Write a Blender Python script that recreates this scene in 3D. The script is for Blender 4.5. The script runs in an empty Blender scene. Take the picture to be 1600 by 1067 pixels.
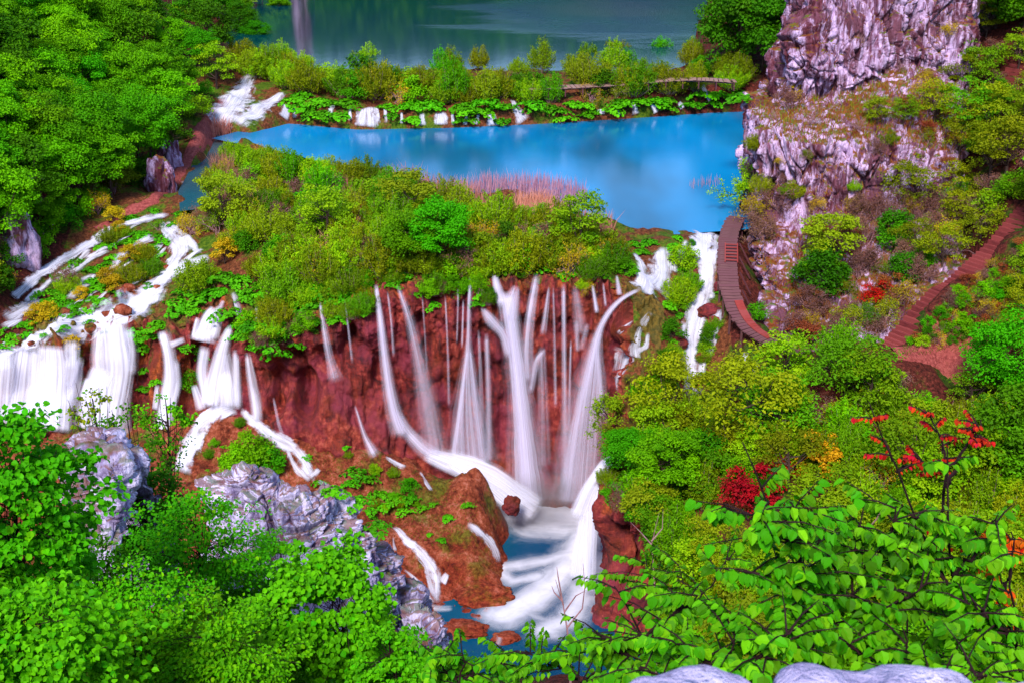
import bpy, math, random
import numpy as np
from mathutils import Vector, Matrix

sc = bpy.context.scene
COL = sc.collection
R = math.radians

# ---------------------------------------------------------------- camera, sky, sun, exposure
PITCH = R(22.0)
FPX = 1931.0
CAMZ = 24.0
cd = bpy.data.cameras.new('camera')
cam = bpy.data.objects.new('camera', cd)
COL.objects.link(cam)
cam.location = (0, 0, CAMZ)
cam.rotation_euler = (R(90) - PITCH, 0, 0)
cd.sensor_width = 36.0
cd.lens = 36.0 * FPX / 1600.0
cd.clip_start = 0.05
cd.clip_end = 3000
cd.dof.use_dof = True
cd.dof.focus_distance = 60
cd.dof.aperture_fstop = 11
sc.camera = cam

SUN_EL, SUN_AZ = R(45), R(194)     # azimuth measured from +Y clockwise: behind and to the left of the camera
w = bpy.data.worlds.new('World')
sc.world = w
w.use_nodes = True
wn = w.node_tree
bg = wn.nodes['Background']
sky = wn.nodes.new('ShaderNodeTexSky')
sky.sky_type = 'NISHITA'
sky.sun_disc = False
sky.sun_elevation = SUN_EL
sky.sun_rotation = SUN_AZ
sky.air_density = 0.8
sky.dust_density = 0.4
sky.ozone_density = 2.0
wn.links.new(sky.outputs[0], bg.inputs[0])
bg.inputs[1].default_value = 0.14
sl = bpy.data.lights.new('sun', 'SUN')
sl.energy = 2.5
sl.angle = R(12)
sl.color = (1.0, 0.92, 0.86)
so = bpy.data.objects.new('sun', sl)
COL.objects.link(so)
sd = Vector((math.sin(SUN_AZ) * math.cos(SUN_EL), math.cos(SUN_AZ) * math.cos(SUN_EL), math.sin(SUN_EL)))
so.rotation_euler = (-sd).to_track_quat('-Z', 'Y').to_euler()
so.location = (0, -20, 80)
sc.view_settings.view_transform = 'Standard'
sc.view_settings.look = 'None'
sc.view_settings.exposure = 1.15
sc.view_settings.gamma = 1.0
sc.view_settings.use_curve_mapping = False
cy = sc.cycles
sc.render.engine = 'CYCLES'
cy.max_bounces = 7
cy.diffuse_bounces = 3
cy.glossy_bounces = 2
cy.transmission_bounces = 3
cy.transparent_max_bounces = 16
cy.caustics_reflective = False
cy.caustics_refractive = False
cy.use_denoising = True

# ---------------------------------------------------------------- helpers
SP, CP = math.sin(PITCH), math.cos(PITCH)

def ray(px, py):
    a = (px - 800.0) / FPX
    b = (533.5 - py) / FPX
    return np.array([a, CP + b * SP, -SP + b * CP])

def atY(px, py, Y):
    d = ray(px, py)
    return np.array([0, 0, CAMZ]) + d * (Y / d[1])

def atZ(px, py, z):
    d = ray(px, py)
    return np.array([0, 0, CAMZ]) + d * ((z - CAMZ) / d[2])

def proj(p):
    x, y, z = p[0], p[1], p[2] - CAMZ
    dep = y * CP - z * SP
    return 800 + FPX * x / dep, 533.5 - FPX * (y * SP + z * CP) / dep, dep

_rs = np.random.RandomState(7)
_perm = np.arange(512); _rs.shuffle(_perm); _perm = np.concatenate([_perm, _perm])
_grad = _rs.normal(size=(512, 3)); _grad /= np.linalg.norm(_grad, axis=1)[:, None]

def pn(p):
    p = np.asarray(p, float)
    i = np.floor(p).astype(int)
    f = p - i
    u = f * f * f * (f * (f * 6 - 15) + 10)
    i &= 511
    out = 0
    for dx in (0, 1):
        wx = u[:, 0] if dx else 1 - u[:, 0]
        for dy in (0, 1):
            wy = u[:, 1] if dy else 1 - u[:, 1]
            for dz in (0, 1):
                wz = u[:, 2] if dz else 1 - u[:, 2]
                h = _perm[(_perm[(_perm[(i[:, 0] + dx) & 511] + i[:, 1] + dy) & 511] + i[:, 2] + dz) & 511]
                g = _grad[h]
                d = f - np.array([dx, dy, dz])
                out = out + wx * wy * wz * (g * d).sum(1)
    return out * 1.5

def fbm(p, o=4, lac=2.0, gain=0.5):
    p = np.asarray(p, float)
    a, s = 1.0, 0
    for k in range(o):
        s = s + a * pn(p + 17.3 * k)
        p = p * lac
        a *= gain
    return s

def ridged(p, o=4):
    p = np.asarray(p, float)
    a, s = 1.0, 0
    for k in range(o):
        s = s + a * (1 - 2 * np.abs(pn(p + 9.1 * k)))
        p = p * 2.05
        a *= 0.5
    return s * 0.5

def cell_f1(p, jitter=1.0):
    """distance to the nearest feature point (Worley)"""
    p = np.asarray(p, float)
    i = np.floor(p).astype(int)
    best = np.full(len(p), 9.0)
    for dx in (-1, 0, 1):
        for dy in (-1, 0, 1):
            for dz in (-1, 0, 1):
                c = i + np.array([dx, dy, dz])
                cm = c & 511
                h = _perm[(_perm[(_perm[cm[:, 0]] + cm[:, 1]) & 511] + cm[:, 2]) & 511]
                q = c + 0.5 + 0.45 * jitter * _grad[h]
                best = np.minimum(best, ((p - q) ** 2).sum(1))
    return np.sqrt(best)

def cells(p):
    """Worley: distance to the cell's border and a random number per cell"""
    p = np.asarray(p, float)
    i = np.floor(p).astype(int)
    b1 = np.full(len(p), 9.0); b2 = np.full(len(p), 9.0); rid = np.zeros(len(p))
    for dx in (-1, 0, 1):
        for dy in (-1, 0, 1):
            for dz in (-1, 0, 1):
                c = i + np.array([dx, dy, dz]); cm = c & 511
                h = _perm[(_perm[(_perm[cm[:, 0]] + cm[:, 1]) & 511] + cm[:, 2]) & 511]
                d = np.sqrt(((p - (c + 0.5 + 0.45 * _grad[h])) ** 2).sum(1))
                n = d < b1
                b2 = np.where(n, b1, np.minimum(b2, d)); rid = np.where(n, h / 512.0, rid); b1 = np.where(n, d, b1)
    return b2 - b1, rid

def sst(a, b, x):
    t = np.clip((x - a) / (b - a), 0, 1)
    return t * t * (3 - 2 * t)

def mesh_np(name, V, F, mat=None, smooth=False, fattr=None, pattr=None):
    me = bpy.data.meshes.new(name)
    V = np.ascontiguousarray(V, dtype=np.float32)
    me.vertices.add(len(V))
    me.vertices.foreach_set('co', V.ravel())
    if not isinstance(F, list):
        F = [F]
    F = [np.asarray(f, dtype=np.int32) for f in F if len(f)]
    lv = np.concatenate([f.ravel() for f in F])
    tot = np.concatenate([np.full(len(f), f.shape[1], dtype=np.int32) for f in F])
    st = np.concatenate([[0], np.cumsum(tot)[:-1]]).astype(np.int32)
    me.loops.add(len(lv))
    me.loops.foreach_set('vertex_index', lv)
    me.polygons.add(len(tot))
    me.polygons.foreach_set('loop_start', st)
    me.polygons.foreach_set('use_smooth', np.full(len(tot), bool(smooth)))
    if fattr:
        for k, v in fattr.items():
            a = me.attributes.new(k, 'FLOAT', 'FACE')
            a.data.foreach_set('value', np.asarray(v, dtype=np.float32))
    if pattr:
        for k, v in pattr.items():
            a = me.attributes.new(k, 'FLOAT', 'POINT')
            a.data.foreach_set('value', np.asarray(v, dtype=np.float32))
    me.update(calc_edges=True)
    if mat:
        me.materials.append(mat)
    return me

def link(name, me, parent=None, kind=None, label=None, cat=None, group=None):
    o = bpy.data.objects.new(name, me)
    COL.objects.link(o)
    if parent is not None:
        o.parent = parent
    if kind: o['kind'] = kind
    if label: o['label'] = label
    if cat: o['category'] = cat
    if group: o['group'] = group
    return o

def empty(name, loc, label, cat, group=None, rot=(0, 0, 0), scale=1.0):
    o = bpy.data.objects.new(name, None)
    COL.objects.link(o)
    o.empty_display_size = 0.2
    o.location = loc
    o.rotation_euler = rot
    o.scale = (scale,) * 3 if not hasattr(scale, '__len__') else scale
    o['label'] = label; o['category'] = cat
    if group: o['group'] = group
    return o

class Buf:
    """collects vertices and faces of one mesh"""
    def __init__(s):
        s.V = []; s.T = []; s.Q = []; s.n = 0; s.rt = []; s.rq = []
    def add(s, V, tris=None, quads=None, rt=None, rq=None):
        V = np.asarray(V, float).reshape(-1, 3)
        s.V.append(V)
        if tris is not None and len(tris):
            t = np.asarray(tris) + s.n; s.T.append(t)
            s.rt.append(np.full(len(t), 0.5) if rt is None else rt)
        if quads is not None and len(quads):
            q = np.asarray(quads) + s.n; s.Q.append(q)
            s.rq.append(np.full(len(q), 0.5) if rq is None else rq)
        s.n += len(V)
    def mesh(s, name, mat, smooth=False):
        F = []; r = []
        if s.Q: F.append(np.concatenate(s.Q)); r.append(np.concatenate(s.rq))
        if s.T: F.append(np.concatenate(s.T)); r.append(np.concatenate(s.rt))
        return mesh_np(name, np.concatenate(s.V), F, mat, smooth, fattr={'rnd': np.concatenate(r)})

def tube(buf, pts, rad, sides=5):
    pts = np.asarray(pts, float)
    rad = np.broadcast_to(np.asarray(rad, float), (len(pts),))
    tan = np.gradient(pts, axis=0)
    tan /= np.linalg.norm(tan, axis=1)[:, None] + 1e-9
    ref = np.array([0.31, 0.17, 0.93]) if abs(tan[0][2]) < 0.8 else np.array([0.95, 0.2, 0.1])
    a = np.cross(tan, ref); a /= np.linalg.norm(a, axis=1)[:, None] + 1e-9
    b = np.cross(tan, a)
    th = np.arange(sides) * 2 * math.pi / sides
    ring = pts[:, None, :] + rad[:, None, None] * (np.cos(th)[None, :, None] * a[:, None, :] + np.sin(th)[None, :, None] * b[:, None, :])
    n = len(pts)
    q = []
    for i in range(n - 1):
        for k in range(sides):
            k2 = (k + 1) % sides
            q.append((i * sides + k, i * sides + k2, (i + 1) * sides + k2, (i + 1) * sides + k))
    buf.add(ring.reshape(-1, 3), quads=q)

def box(buf, c, size, rotz=0.0, tilt=None):
    sx, sy, sz = size
    V = np.array([(x * sx / 2, y * sy / 2, z * sz / 2) for z in (-1, 1) for y in (-1, 1) for x in (-1, 1)], float)
    if tilt is not None:
        V = V @ np.array(tilt).T
    cz, s = math.cos(rotz), math.sin(rotz)
    V = V @ np.array([[cz, -s, 0], [s, cz, 0], [0, 0, 1]]).T
    buf.add(V + np.asarray(c), quads=[(0, 2, 3, 1), (4, 5, 7, 6), (0, 1, 5, 4), (2, 6, 7, 3), (0, 4, 6, 2), (1, 3, 7, 5)])

def unit(v):
    return v / (np.linalg.norm(v, axis=-1, keepdims=True) + 1e-9)

# ---------------------------------------------------------------- materials
def lin(r, g, b, k=1.0):
    f = lambda c: (c / 255 / 12.92 if c / 255 <= 0.04045 else ((c / 255 + 0.055) / 1.055) ** 2.4) * k
    return (f(r), f(g), f(b), 1.0)

class MB:
    def __init__(s, name):
        s.m = bpy.data.materials.new(name)
        s.m.use_nodes = True
        s.t = s.m.node_tree
        s.t.nodes.clear()
    def n(s, typ, ins=None, **kw):
        nd = s.t.nodes.new('ShaderNode' + typ)
        for k, v in kw.items():
            setattr(nd, k, v)
        for k, v in (ins or {}).items():
            if isinstance(v, bpy.types.NodeSocket):
                s.t.links.new(v, nd.inputs[k])
            else:
                nd.inputs[k].default_value = v
        return nd
    def mix(s, fac, a, b, blend='MIX'):
        nd = s.n('Mix', data_type='RGBA', blend_type=blend)
        for i, v in ((0, fac), (6, a), (7, b)):
            if isinstance(v, bpy.types.NodeSocket): s.t.links.new(v, nd.inputs[i])
            else: nd.inputs[i].default_value = v
        return nd.outputs[2]
    def math(s, op, a, b=0.0, c=None, clamp=False):
        nd = s.n('Math', operation=op, use_clamp=clamp)
        for i, v in ((0, a), (1, b), (2, c)):
            if v is None: continue
            if isinstance(v, bpy.types.NodeSocket): s.t.links.new(v, nd.inputs[i])
            else: nd.inputs[i].default_value = v
        return nd.outputs[0]
    def ss(s, x, a, b):
        nd = s.n('MapRange', interpolation_type='SMOOTHSTEP')
        nd.inputs[1].default_value = a; nd.inputs[2].default_value = b
        if isinstance(x, bpy.types.NodeSocket): s.t.links.new(x, nd.inputs[0])
        return nd.outputs[0]
    def ramp(s, fac, stops):
        nd = s.n('ValToRGB')
        cr = nd.color_ramp
        while len(cr.elements) < len(stops): cr.elements.new(0.5)
        for e, (p, c) in zip(cr.elements, stops):
            e.position = p; e.color = c
        s.t.links.new(fac, nd.inputs[0])
        return nd.outputs[0]
    def pos(s, scale=(1, 1, 1)):
        g = s.n('NewGeometry')
        return s.n('Mapping', {'Vector': g.outputs['Position'], 'Scale': scale}).outputs[0]
    def noise(s, vec, scale, detail=4, rough=0.55, dist=0.0):
        return s.n('TexNoise', {'Vector': vec, 'Scale': scale, 'Detail': detail, 'Roughness': rough, 'Distortion': dist}).outputs[0]
    def attr(s, name, typ='GEOMETRY'):
        return s.n('Attribute', attribute_name=name, attribute_type=typ).outputs['Fac']
    def bump(s, h, strength=0.5, dist=0.1):
        return s.n('Bump', {'Height': h, 'Strength': strength, 'Distance': dist}).outputs[0]
    def out(s, sh):
        o = s.n('OutputMaterial')
        s.t.links.new(sh, o.inputs[0])
        return s.m
    def pbr(s, col, rough=0.8, spec=0.3, normal=None, **kw):
        ins = {'Base Color': col, 'Roughness': rough, 'Specular IOR Level': spec}
        if normal is not None: ins['Normal'] = normal
        ins.update(kw)
        return s.n('BsdfPrincipled', ins).outputs[0]

def leafmat(name, a, b, c=None, transl=0.30, var=0.30, spec=0.08, hue=0.482):
    """a, b: two leaf colours mixed leaf by leaf; every plant is a little different too"""
    m = MB(name)
    r = m.attr('rnd')
    col = m.mix(r, a, b)
    oi = m.n('ObjectInfo').outputs['Random']
    if c is not None:
        col = m.mix(m.ss(oi, 0.45, 1.0), col, c)
    hsv = m.n('HueSaturation', {'Hue': m.math('MULTIPLY_ADD', oi, 0.024, hue - 0.012), 'Saturation': 1.0,
                                'Value': m.math('MULTIPLY_ADD', m.math('FRACT', m.math('MULTIPLY', oi, 7.13)), var * 2, 1 - var), 'Color': col}).outputs[0]
    p = m.pbr(hsv, 0.6, spec)
    tr = m.n('BsdfTranslucent', {'Color': m.mix(0.5, hsv, m.mix(1.0, hsv, (1.0, 1.0, 0.35, 1), 'MULTIPLY'))}).outputs[0]
    ms = m.n('MixShader', {0: transl}); m.t.links.new(p, ms.inputs[1]); m.t.links.new(tr, ms.inputs[2])
    return m.out(ms.outputs[0])

LG = 0.85
M_tree = leafmat('leaf_green', lin(52, 150, 1, LG), lin(108, 205, 2, LG), lin(56, 165, 2, LG))
M_dark = leafmat('leaf_dark_green', lin(36, 105, 2, LG), lin(64, 148, 4, LG))
M_olive = leafmat('leaf_olive', lin(100, 130, 6, LG), lin(150, 172, 12, LG), lin(85, 160, 8, LG))
M_lime = leafmat('leaf_lime', lin(85, 170, 4, LG), lin(150, 205, 14, LG), lin(130, 150, 14, LG))
M_yellow = leafmat('leaf_yellow', lin(180, 160, 15, LG), lin(225, 190, 30, LG), hue=0.5)
M_gold = leafmat('leaf_gold', lin(215, 140, 10, LG), lin(235, 175, 30, LG), hue=0.5)
M_red = leafmat('leaf_red', lin(150, 8, 14, LG), lin(200, 30, 18, LG), transl=0.2, hue=0.5)
M_rust = leafmat('leaf_rust', lin(150, 70, 25, LG), lin(170, 100, 60, LG), hue=0.5)
M_orange = leafmat('leaf_orange', lin(210, 60, 10, LG), lin(230, 120, 20, LG), hue=0.5)
M_mauve = leafmat('leaf_mauve', lin(130, 90, 55, LG), lin(135, 92, 92, LG), hue=0.5)
M_butter = leafmat('leaf_butterbur', lin(20, 135, 4, LG), lin(55, 190, 8, LG), lin(80, 175, 8, LG), transl=0.2)
M_reed = leafmat('reed', lin(190, 120, 110, LG), lin(215, 150, 125, LG), transl=0.2, hue=0.5)
M_reed_lilac = leafmat('reed_lilac', lin(178, 128, 160, LG), lin(208, 152, 160, LG), transl=0.2, hue=0.5)
M_near = leafmat('leaf_near', lin(26, 116, 1, LG), lin(92, 196, 8, LG), lin(52, 160, 4, LG), transl=0.25, var=0.22, spec=0.1)
M_maple = leafmat('leaf_maple', lin(30, 150, 2, LG), lin(70, 200, 6, LG), lin(50, 180, 4, LG), transl=0.25, var=0.15)

def barkmat(name, a, b):
    m = MB(name)
    g = m.n('TexCoord').outputs['Object']
    n = m.noise(m.n('Mapping', {'Vector': g, 'Scale': (6, 6, 1.5)}).outputs[0], 3.0, 4)
    return m.out(m.pbr(m.ramp(n, [(0.3, a), (0.7, b)]), 0.9, 0.1, m.bump(n, 0.5, 0.02)))
M_bark = barkmat('bark', lin(42, 30, 28), lin(95, 75, 68))
M_bark_dark = barkmat('bark_dark', lin(18, 10, 12), lin(52, 32, 36))
M_twig = barkmat('twig', lin(120, 80, 85), lin(175, 135, 140))

def mossy(m, base, pos, amount, thr0=0.35, thr1=0.75, green=None, scale=0.7):
    """grass and moss on the flatter faces, broken up by noise"""
    g = m.n('NewGeometry')
    nz = m.n('SeparateXYZ', {0: g.outputs['Normal']}).outputs[2]
    n = m.noise(pos, scale, 5, 0.65)
    f = m.ss(m.math('ADD', nz, m.math('MULTIPLY_ADD', n, 1.6, -0.8)), thr0, thr1)
    gn = m.noise(pos, 2.3, 4)
    return m.mix(m.math('MULTIPLY', f, amount), base, m.ramp(gn, green))

# limestone
def limestone(name, pale, mid, rust, moss_amt, thr, sz=0.28, mth=0.45):
    m = MB(name)
    p = m.pos()
    ps = m.pos((1.0, 1.0, sz))
    n1 = m.noise(ps, 0.55, 6, 0.62, 0.4)
    n2 = m.noise(ps, 3.2, 6, 0.65)
    n3 = m.noise(p, 0.25, 4, 0.6)
    c = m.ramp(m.math('MULTIPLY_ADD', n2, 0.55, m.math('MULTIPLY', n1, 0.45)),
               [(0.36, rust), (0.44, mid), (0.52, pale), (0.60, tuple(x * 1.25 for x in pale[:3]) + (1,)), (0.68, mid)])
    big = m.noise(m.pos((1.0, 1.0, 0.5)), 0.22, 6, 0.68, 0.5)
    st = m.ss(m.math('MULTIPLY_ADD', m.noise(ps, 1.3, 6, 0.72), 0.5, m.math('MULTIPLY', big, 0.5)), 0.47 + thr, 0.55 + thr)
    c = m.mix(m.math('MULTIPLY', st, 0.9), c, m.ramp(n2, [(0.35, tuple(x * .4 for x in rust[:3]) + (1,)), (0.6, rust)]))
    dots = m.ss(m.noise(p, 9.0, 3, 0.6), 0.60, 0.70)
    c = m.mix(m.math('MULTIPLY', dots, 0.65), c, lin(62, 40, 58))
    c = mossy(m, c, p, moss_amt, mth, mth + .3, [(0.35, lin(110, 45, 22)), (0.5, lin(125, 80, 25)), (0.62, lin(70, 100, 18)), (0.8, lin(120, 60, 55))])
    h = m.math('ADD', m.noise(ps, 2.2, 8, 0.7), m.math('MULTIPLY', m.noise(p, 11.0, 4, 0.6), 0.3))
    return m.out(m.pbr(c, 0.9, 0.15, m.bump(h, 0.9, 0.22)))
M_lime_rock = limestone('limestone', lin(196, 168, 206), lin(132, 92, 120), lin(98, 34, 40), 0.95, -0.01, 0.14, 0.62)
M_crag = limestone('limestone_crag', lin(205, 196, 232), lin(138, 124, 166), lin(98, 68, 64), 0.75, 0.09)

# red tufa of the waterfall wall
def tufa():
    m = MB('tufa')
    p = m.pos()
    ps = m.pos((1.0, 1.0, 0.2))
    n1 = m.noise(ps, 0.9, 7, 0.65, 0.6)
    n2 = m.noise(p, 2.6, 6, 0.7)
    n3 = m.noise(p, 0.3, 3)
    f = m.math('MULTIPLY_ADD', n2, 0.45, m.math('MULTIPLY', n1, 0.55))
    c = m.ramp(f, [(0.37, lin(24, 5, 8)), (0.46, lin(82, 18, 18)), (0.54, lin(132, 40, 34)), (0.61, lin(168, 78, 62)), (0.68, lin(72, 22, 16))])
    o = m.ss(n3, 0.45, 0.7)
    c = m.mix(m.math('MULTIPLY', o, 0.55), c, lin(118, 48, 16))
    mo = m.attr('moss')
    low = m.ss(mo, 0.34, 0.10)
    lilac = m.math('MULTIPLY', m.ss(m.noise(p, 0.55, 3), 0.40, 0.66), m.math('MULTIPLY_ADD', low, 0.6, 0.15))
    c = m.mix(lilac, c, lin(122, 38, 58))
    och = m.math('MULTIPLY', m.ss(m.noise(ps, 0.7, 4), 0.50, 0.62), m.math('SUBTRACT', 0.75, m.math('MULTIPLY', low, 0.6)))
    c = m.mix(och, c, m.ramp(n2, [(0.35, lin(88, 34, 10)), (0.6, lin(178, 84, 26))]))
    f2 = m.ss(m.math('MULTIPLY_ADD', m.noise(ps, 1.6, 5, 0.7), 1.4, m.math('ADD', mo, -1.0)), 0.1, 0.35)
    c = m.mix(m.math('MULTIPLY', f2, 0.85), c, m.ramp(n2, [(0.35, lin(50, 62, 10)), (0.6, lin(105, 90, 18)), (0.75, lin(60, 110, 15))]))
    h = m.math('ADD', m.noise(ps, 3.0, 8, 0.7), m.math('MULTIPLY', m.noise(p, 9.0, 5, 0.65), 0.5))
    return m.out(m.pbr(c, 0.75, 0.35, m.bump(h, 0.8, 0.2)))
M_tufa = tufa()

def apronmat():
    m = MB('mossy_tufa')
    p = m.pos()
    n1 = m.noise(p, 0.8, 6, 0.65, 0.4)
    n2 = m.noise(p, 4.0, 6, 0.7)
    c = m.ramp(m.math('MULTIPLY_ADD', n2, 0.5, m.math('MULTIPLY', n1, 0.5)),
               [(0.37, lin(44, 16, 12)), (0.46, lin(112, 46, 28)), (0.54, lin(152, 76, 50)), (0.61, lin(176, 104, 86)), (0.68, lin(92, 74, 24))])
    g = m.noise(p, 0.35, 5, 0.7)
    c = m.mix(m.math('MULTIPLY', m.ss(g, 0.50, 0.62), 0.75), c, m.ramp(n2, [(0.4, lin(58, 66, 12)), (0.6, lin(88, 112, 16))]))
    z = m.n('SeparateXYZ', {0: m.n('NewGeometry').outputs['Position']}).outputs[2]
    redf = m.ss(m.math('MULTIPLY_ADD', n1, 3.0, z), -11.2, -14.0)
    c = m.mix(m.math('MULTIPLY', redf, 0.45), c, m.ramp(n2, [(0.35, lin(95, 16, 10)), (0.6, lin(160, 50, 22))]))
    h = m.math('ADD', m.noise(p, 2.5, 8, 0.7), m.math('MULTIPLY', m.noise(p, 12.0, 4, 0.6), 0.4))
    return m.out(m.pbr(c, 0.85, 0.2, m.bump(h, 0.9, 0.25)))
M_apron = apronmat()

def groundmat(name, soil, leafy, amt):
    m = MB(name)
    p = m.pos()
    n1 = m.noise(p, 0.45, 6, 0.65)
    n2 = m.noise(p, 5.0, 5, 0.7)
    c = m.ramp(n2, [(0.35, soil[0]), (0.55, soil[1]), (0.7, soil[2])])
    c = m.mix(m.math('MULTIPLY', m.ss(n1, 0.60 - amt * 0.25, 0.72 - amt * 0.25), 0.85), c, m.ramp(n2, [(0.35, leafy[0]), (0.65, leafy[1])]))
    return m.out(m.pbr(c, 0.9, 0.15, m.bump(n2, 0.8, 0.2)))
M_ground = groundmat('mossy_ground', [lin(62, 30, 18), lin(112, 62, 36), lin(150, 90, 60)], [lin(35, 80, 8), lin(85, 120, 14)], 0.5)
M_slope = groundmat('forest_floor', [lin(40, 16, 12), lin(92, 38, 30), lin(130, 62, 52)], [lin(22, 60, 8), lin(60, 95, 12)], 0.35)
M_path = groundmat('path_dirt', [lin(120, 52, 50), lin(160, 78, 74), lin(180, 102, 94)], [lin(150, 85, 60), lin(170, 95, 80)], 0.1)

def woodmat(name, a, b, c):
    m = MB(name)
    g = m.n('TexCoord').outputs['Object']
    n = m.noise(m.n('Mapping', {'Vector': g, 'Scale': (1.2, 14, 14)}).outputs[0], 2.0, 5)
    oi = m.n('ObjectInfo').outputs['Random']
    col = m.mix(m.ss(oi, 0.0, 1.0), m.ramp(n, [(0.3, a), (0.7, b)]), c)
    return m.out(m.pbr(col, 0.8, 0.2, m.bump(n, 0.4, 0.01)))
M_plank = woodmat('plank_wood', lin(74, 44, 50), lin(122, 82, 82), lin(104, 64, 70))
M_plank_pale = woodmat('plank_pale', lin(120, 90, 80), lin(165, 130, 118), lin(150, 120, 115))
M_plank_red = woodmat('plank_red', lin(120, 38, 36), lin(150, 60, 54), lin(140, 62, 60))
M_wood = woodmat('post_wood', lin(70, 42, 45), lin(110, 72, 70), lin(95, 52, 60))
M_step = woodmat('step_wood', lin(78, 28, 30), lin(125, 50, 50), lin(135, 60, 58))

# still water
def watermat(name, body, rough, bump_s, scale, ruffle=None, foam=False):
    m = MB(name)
    p = m.pos()
    n = m.noise(m.pos((1, 0.55, 1)), scale, 4, 0.6)
    n2 = m.noise(m.pos((1.0, 0.35, 1)), 0.09, 3, 0.5)
    col = m.mix(m.ss(n2, 0.35, 0.65), body[0], body[1])
    r = rough; bs = bump_s
    if ruffle:
        (cx, cyy, sx, sy) = ruffle
        s = m.n('SeparateXYZ', {0: p})
        dx = m.math('DIVIDE', m.math('SUBTRACT', s.outputs[0], cx), sx)
        dy = m.math('DIVIDE', m.math('SUBTRACT', s.outputs[1], cyy), sy)
        d = m.math('SQRT', m.math('ADD', m.math('MULTIPLY', dx, dx), m.math('MULTIPLY', dy, dy)))
        nn = m.noise(m.pos((0.5, 2.0, 1)), 0.06, 4, 0.6, 0.6)
        f = m.ss(m.math('ADD', d, m.math('MULTIPLY_ADD', nn, 1.6, -0.8)), 1.5, 0.2)
        r = m.math('MULTIPLY_ADD', f, 0.30, rough)
        bs = m.math('MULTIPLY_ADD', f, 0.9, bump_s)
        n = m.math('ADD', n, m.math('MULTIPLY', f, m.math('MULTIPLY', m.noise(m.pos((1, 1, 1)), 4.0, 3, 0.6), 3.0)))
    hs = m.bump(n, bs, 0.25 if ruffle else 0.08)
    sp = 0.28 if not ruffle else m.math('MULTIPLY_ADD', f, 0.8, 0.18)
    return m.out(m.pbr(col, r, sp, hs, IOR=1.33))
M_lake = watermat('lake_water', (lin(0, 88, 126, 0.95), lin(3, 136, 198, 0.95)), 0.16, 0.12, 1.2)
M_far_lake = watermat('far_lake_water', (lin(0, 50, 66, 0.9), lin(0, 62, 58, 0.9)), 0.10, 0.03, 0.6, ruffle=(15, 182, 20, 26))
M_pool = watermat('pool_water', (lin(4, 66, 104, 0.9), lin(12, 104, 118, 0.9)), 0.2, 0.15, 1.0)
M_stream = watermat('stream_water', (lin(24, 84, 108, 0.9), lin(96, 78, 48, 0.9)), 0.12, 0.2, 2.0)

# falling white water: streaks that run along the flow, thin at the rims
def fallmat(name, freq, lo, hi, soft, rag, alb, base, gain, along, edge_noise):
    m = MB(name)
    su, sv, eu, de, sd_ = (m.attr(k) for k in ('su', 'sv', 'eu', 'dens', 'seed'))
    n = m.noise(m.n('CombineXYZ', {0: m.math('MULTIPLY', su, freq), 1: m.math('MULTIPLY', sv, along), 2: sd_}).outputs[0], 1.0, 3, 0.5)
    n2 = m.noise(m.n('CombineXYZ', {0: m.math('MULTIPLY', su, freq * 0.25), 1: m.math('MULTIPLY', sv, along * 1.6), 2: sd_}).outputs[0], 1.0, 2, 0.5)
    nf = m.noise(m.n('CombineXYZ', {0: m.math('MULTIPLY', su, freq * 2.7), 1: m.math('MULTIPLY', sv, along * 1.5), 2: m.math('ADD', sd_, 7.0)}).outputs[0], 1.0, 2, 0.5)
    st = m.math('ADD', m.math('MULTIPLY', m.ss(n, lo, hi), 0.40), m.math('ADD', m.math('MULTIPLY', m.ss(n2, 0.30, 0.62), 0.25), m.math('MULTIPLY', m.ss(nf, 0.40, 0.62), 0.35)))
    e = m.math('MINIMUM', eu, m.math('SUBTRACT', 1.0, eu))
    vec3 = m.n('CombineXYZ', {0: m.math('MULTIPLY', su, 1.3), 1: m.math('MULTIPLY', sv, rag), 2: m.math('ADD', sd_, 31.0)}).outputs[0]
    n3 = m.noise(vec3, 1.0, 4, 0.6)
    ed = m.ss(m.math('ADD', e, m.math('MULTIPLY_ADD', n3, edge_noise, -0.53 * edge_noise)), 0.0, soft)
    # dens above 1 fills the gaps between the streaks
    body = m.math('ADD', m.math('MULTIPLY', m.math('MULTIPLY_ADD', st, gain, base), m.math('MINIMUM', de, 1.0)), m.math('MAXIMUM', m.math('MULTIPLY_ADD', de, 0.7, -0.72), 0.0))
    a = m.math('MULTIPLY', ed, m.math('MAXIMUM', body, 0.0), clamp=True)
    g = m.n('BsdfDiffuse', {'Color': alb}).outputs[0]
    trl = m.n('BsdfTranslucent', {'Color': alb}).outputs[0]
    mx = m.n('MixShader', {0: 0.22}); m.t.links.new(g, mx.inputs[1]); m.t.links.new(trl, mx.inputs[2])
    tp = m.n('BsdfTransparent').outputs[0]
    ms = m.n('MixShader', {0: a}); m.t.links.new(tp, ms.inputs[1]); m.t.links.new(mx.outputs[0], ms.inputs[2])
    return m.out(ms.outputs[0])
M_fall = fallmat('falling_water', 4.2, 0.40, 0.66, 0.56, 0.05, (0.82, 0.77, 0.97, 1), .03, .88, .03, .45)
M_veil = fallmat('veil_water', 3.4, 0.36, 0.70, 0.60, 0.05, (0.82, 0.77, 0.97, 1), .02, .72, .03, .4)
M_flow = fallmat('rushing_water', 3.4, 0.38, 0.60, 0.34, 1.1, (0.80, 0.79, 0.92, 1), .05, .95, .28, 1.15)
M_sheet = fallmat('sheet_water', 2.4, 0.38, 0.62, 0.40, 0.12, (0.80, 0.79, 0.93, 1), .14, .90, .05, .75)
M_foam = fallmat('foam', 0.7, 0.28, 0.70, 0.60, 0.25, (0.78, 0.80, 0.90, 1), .25, .8, .3, .7)
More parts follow.
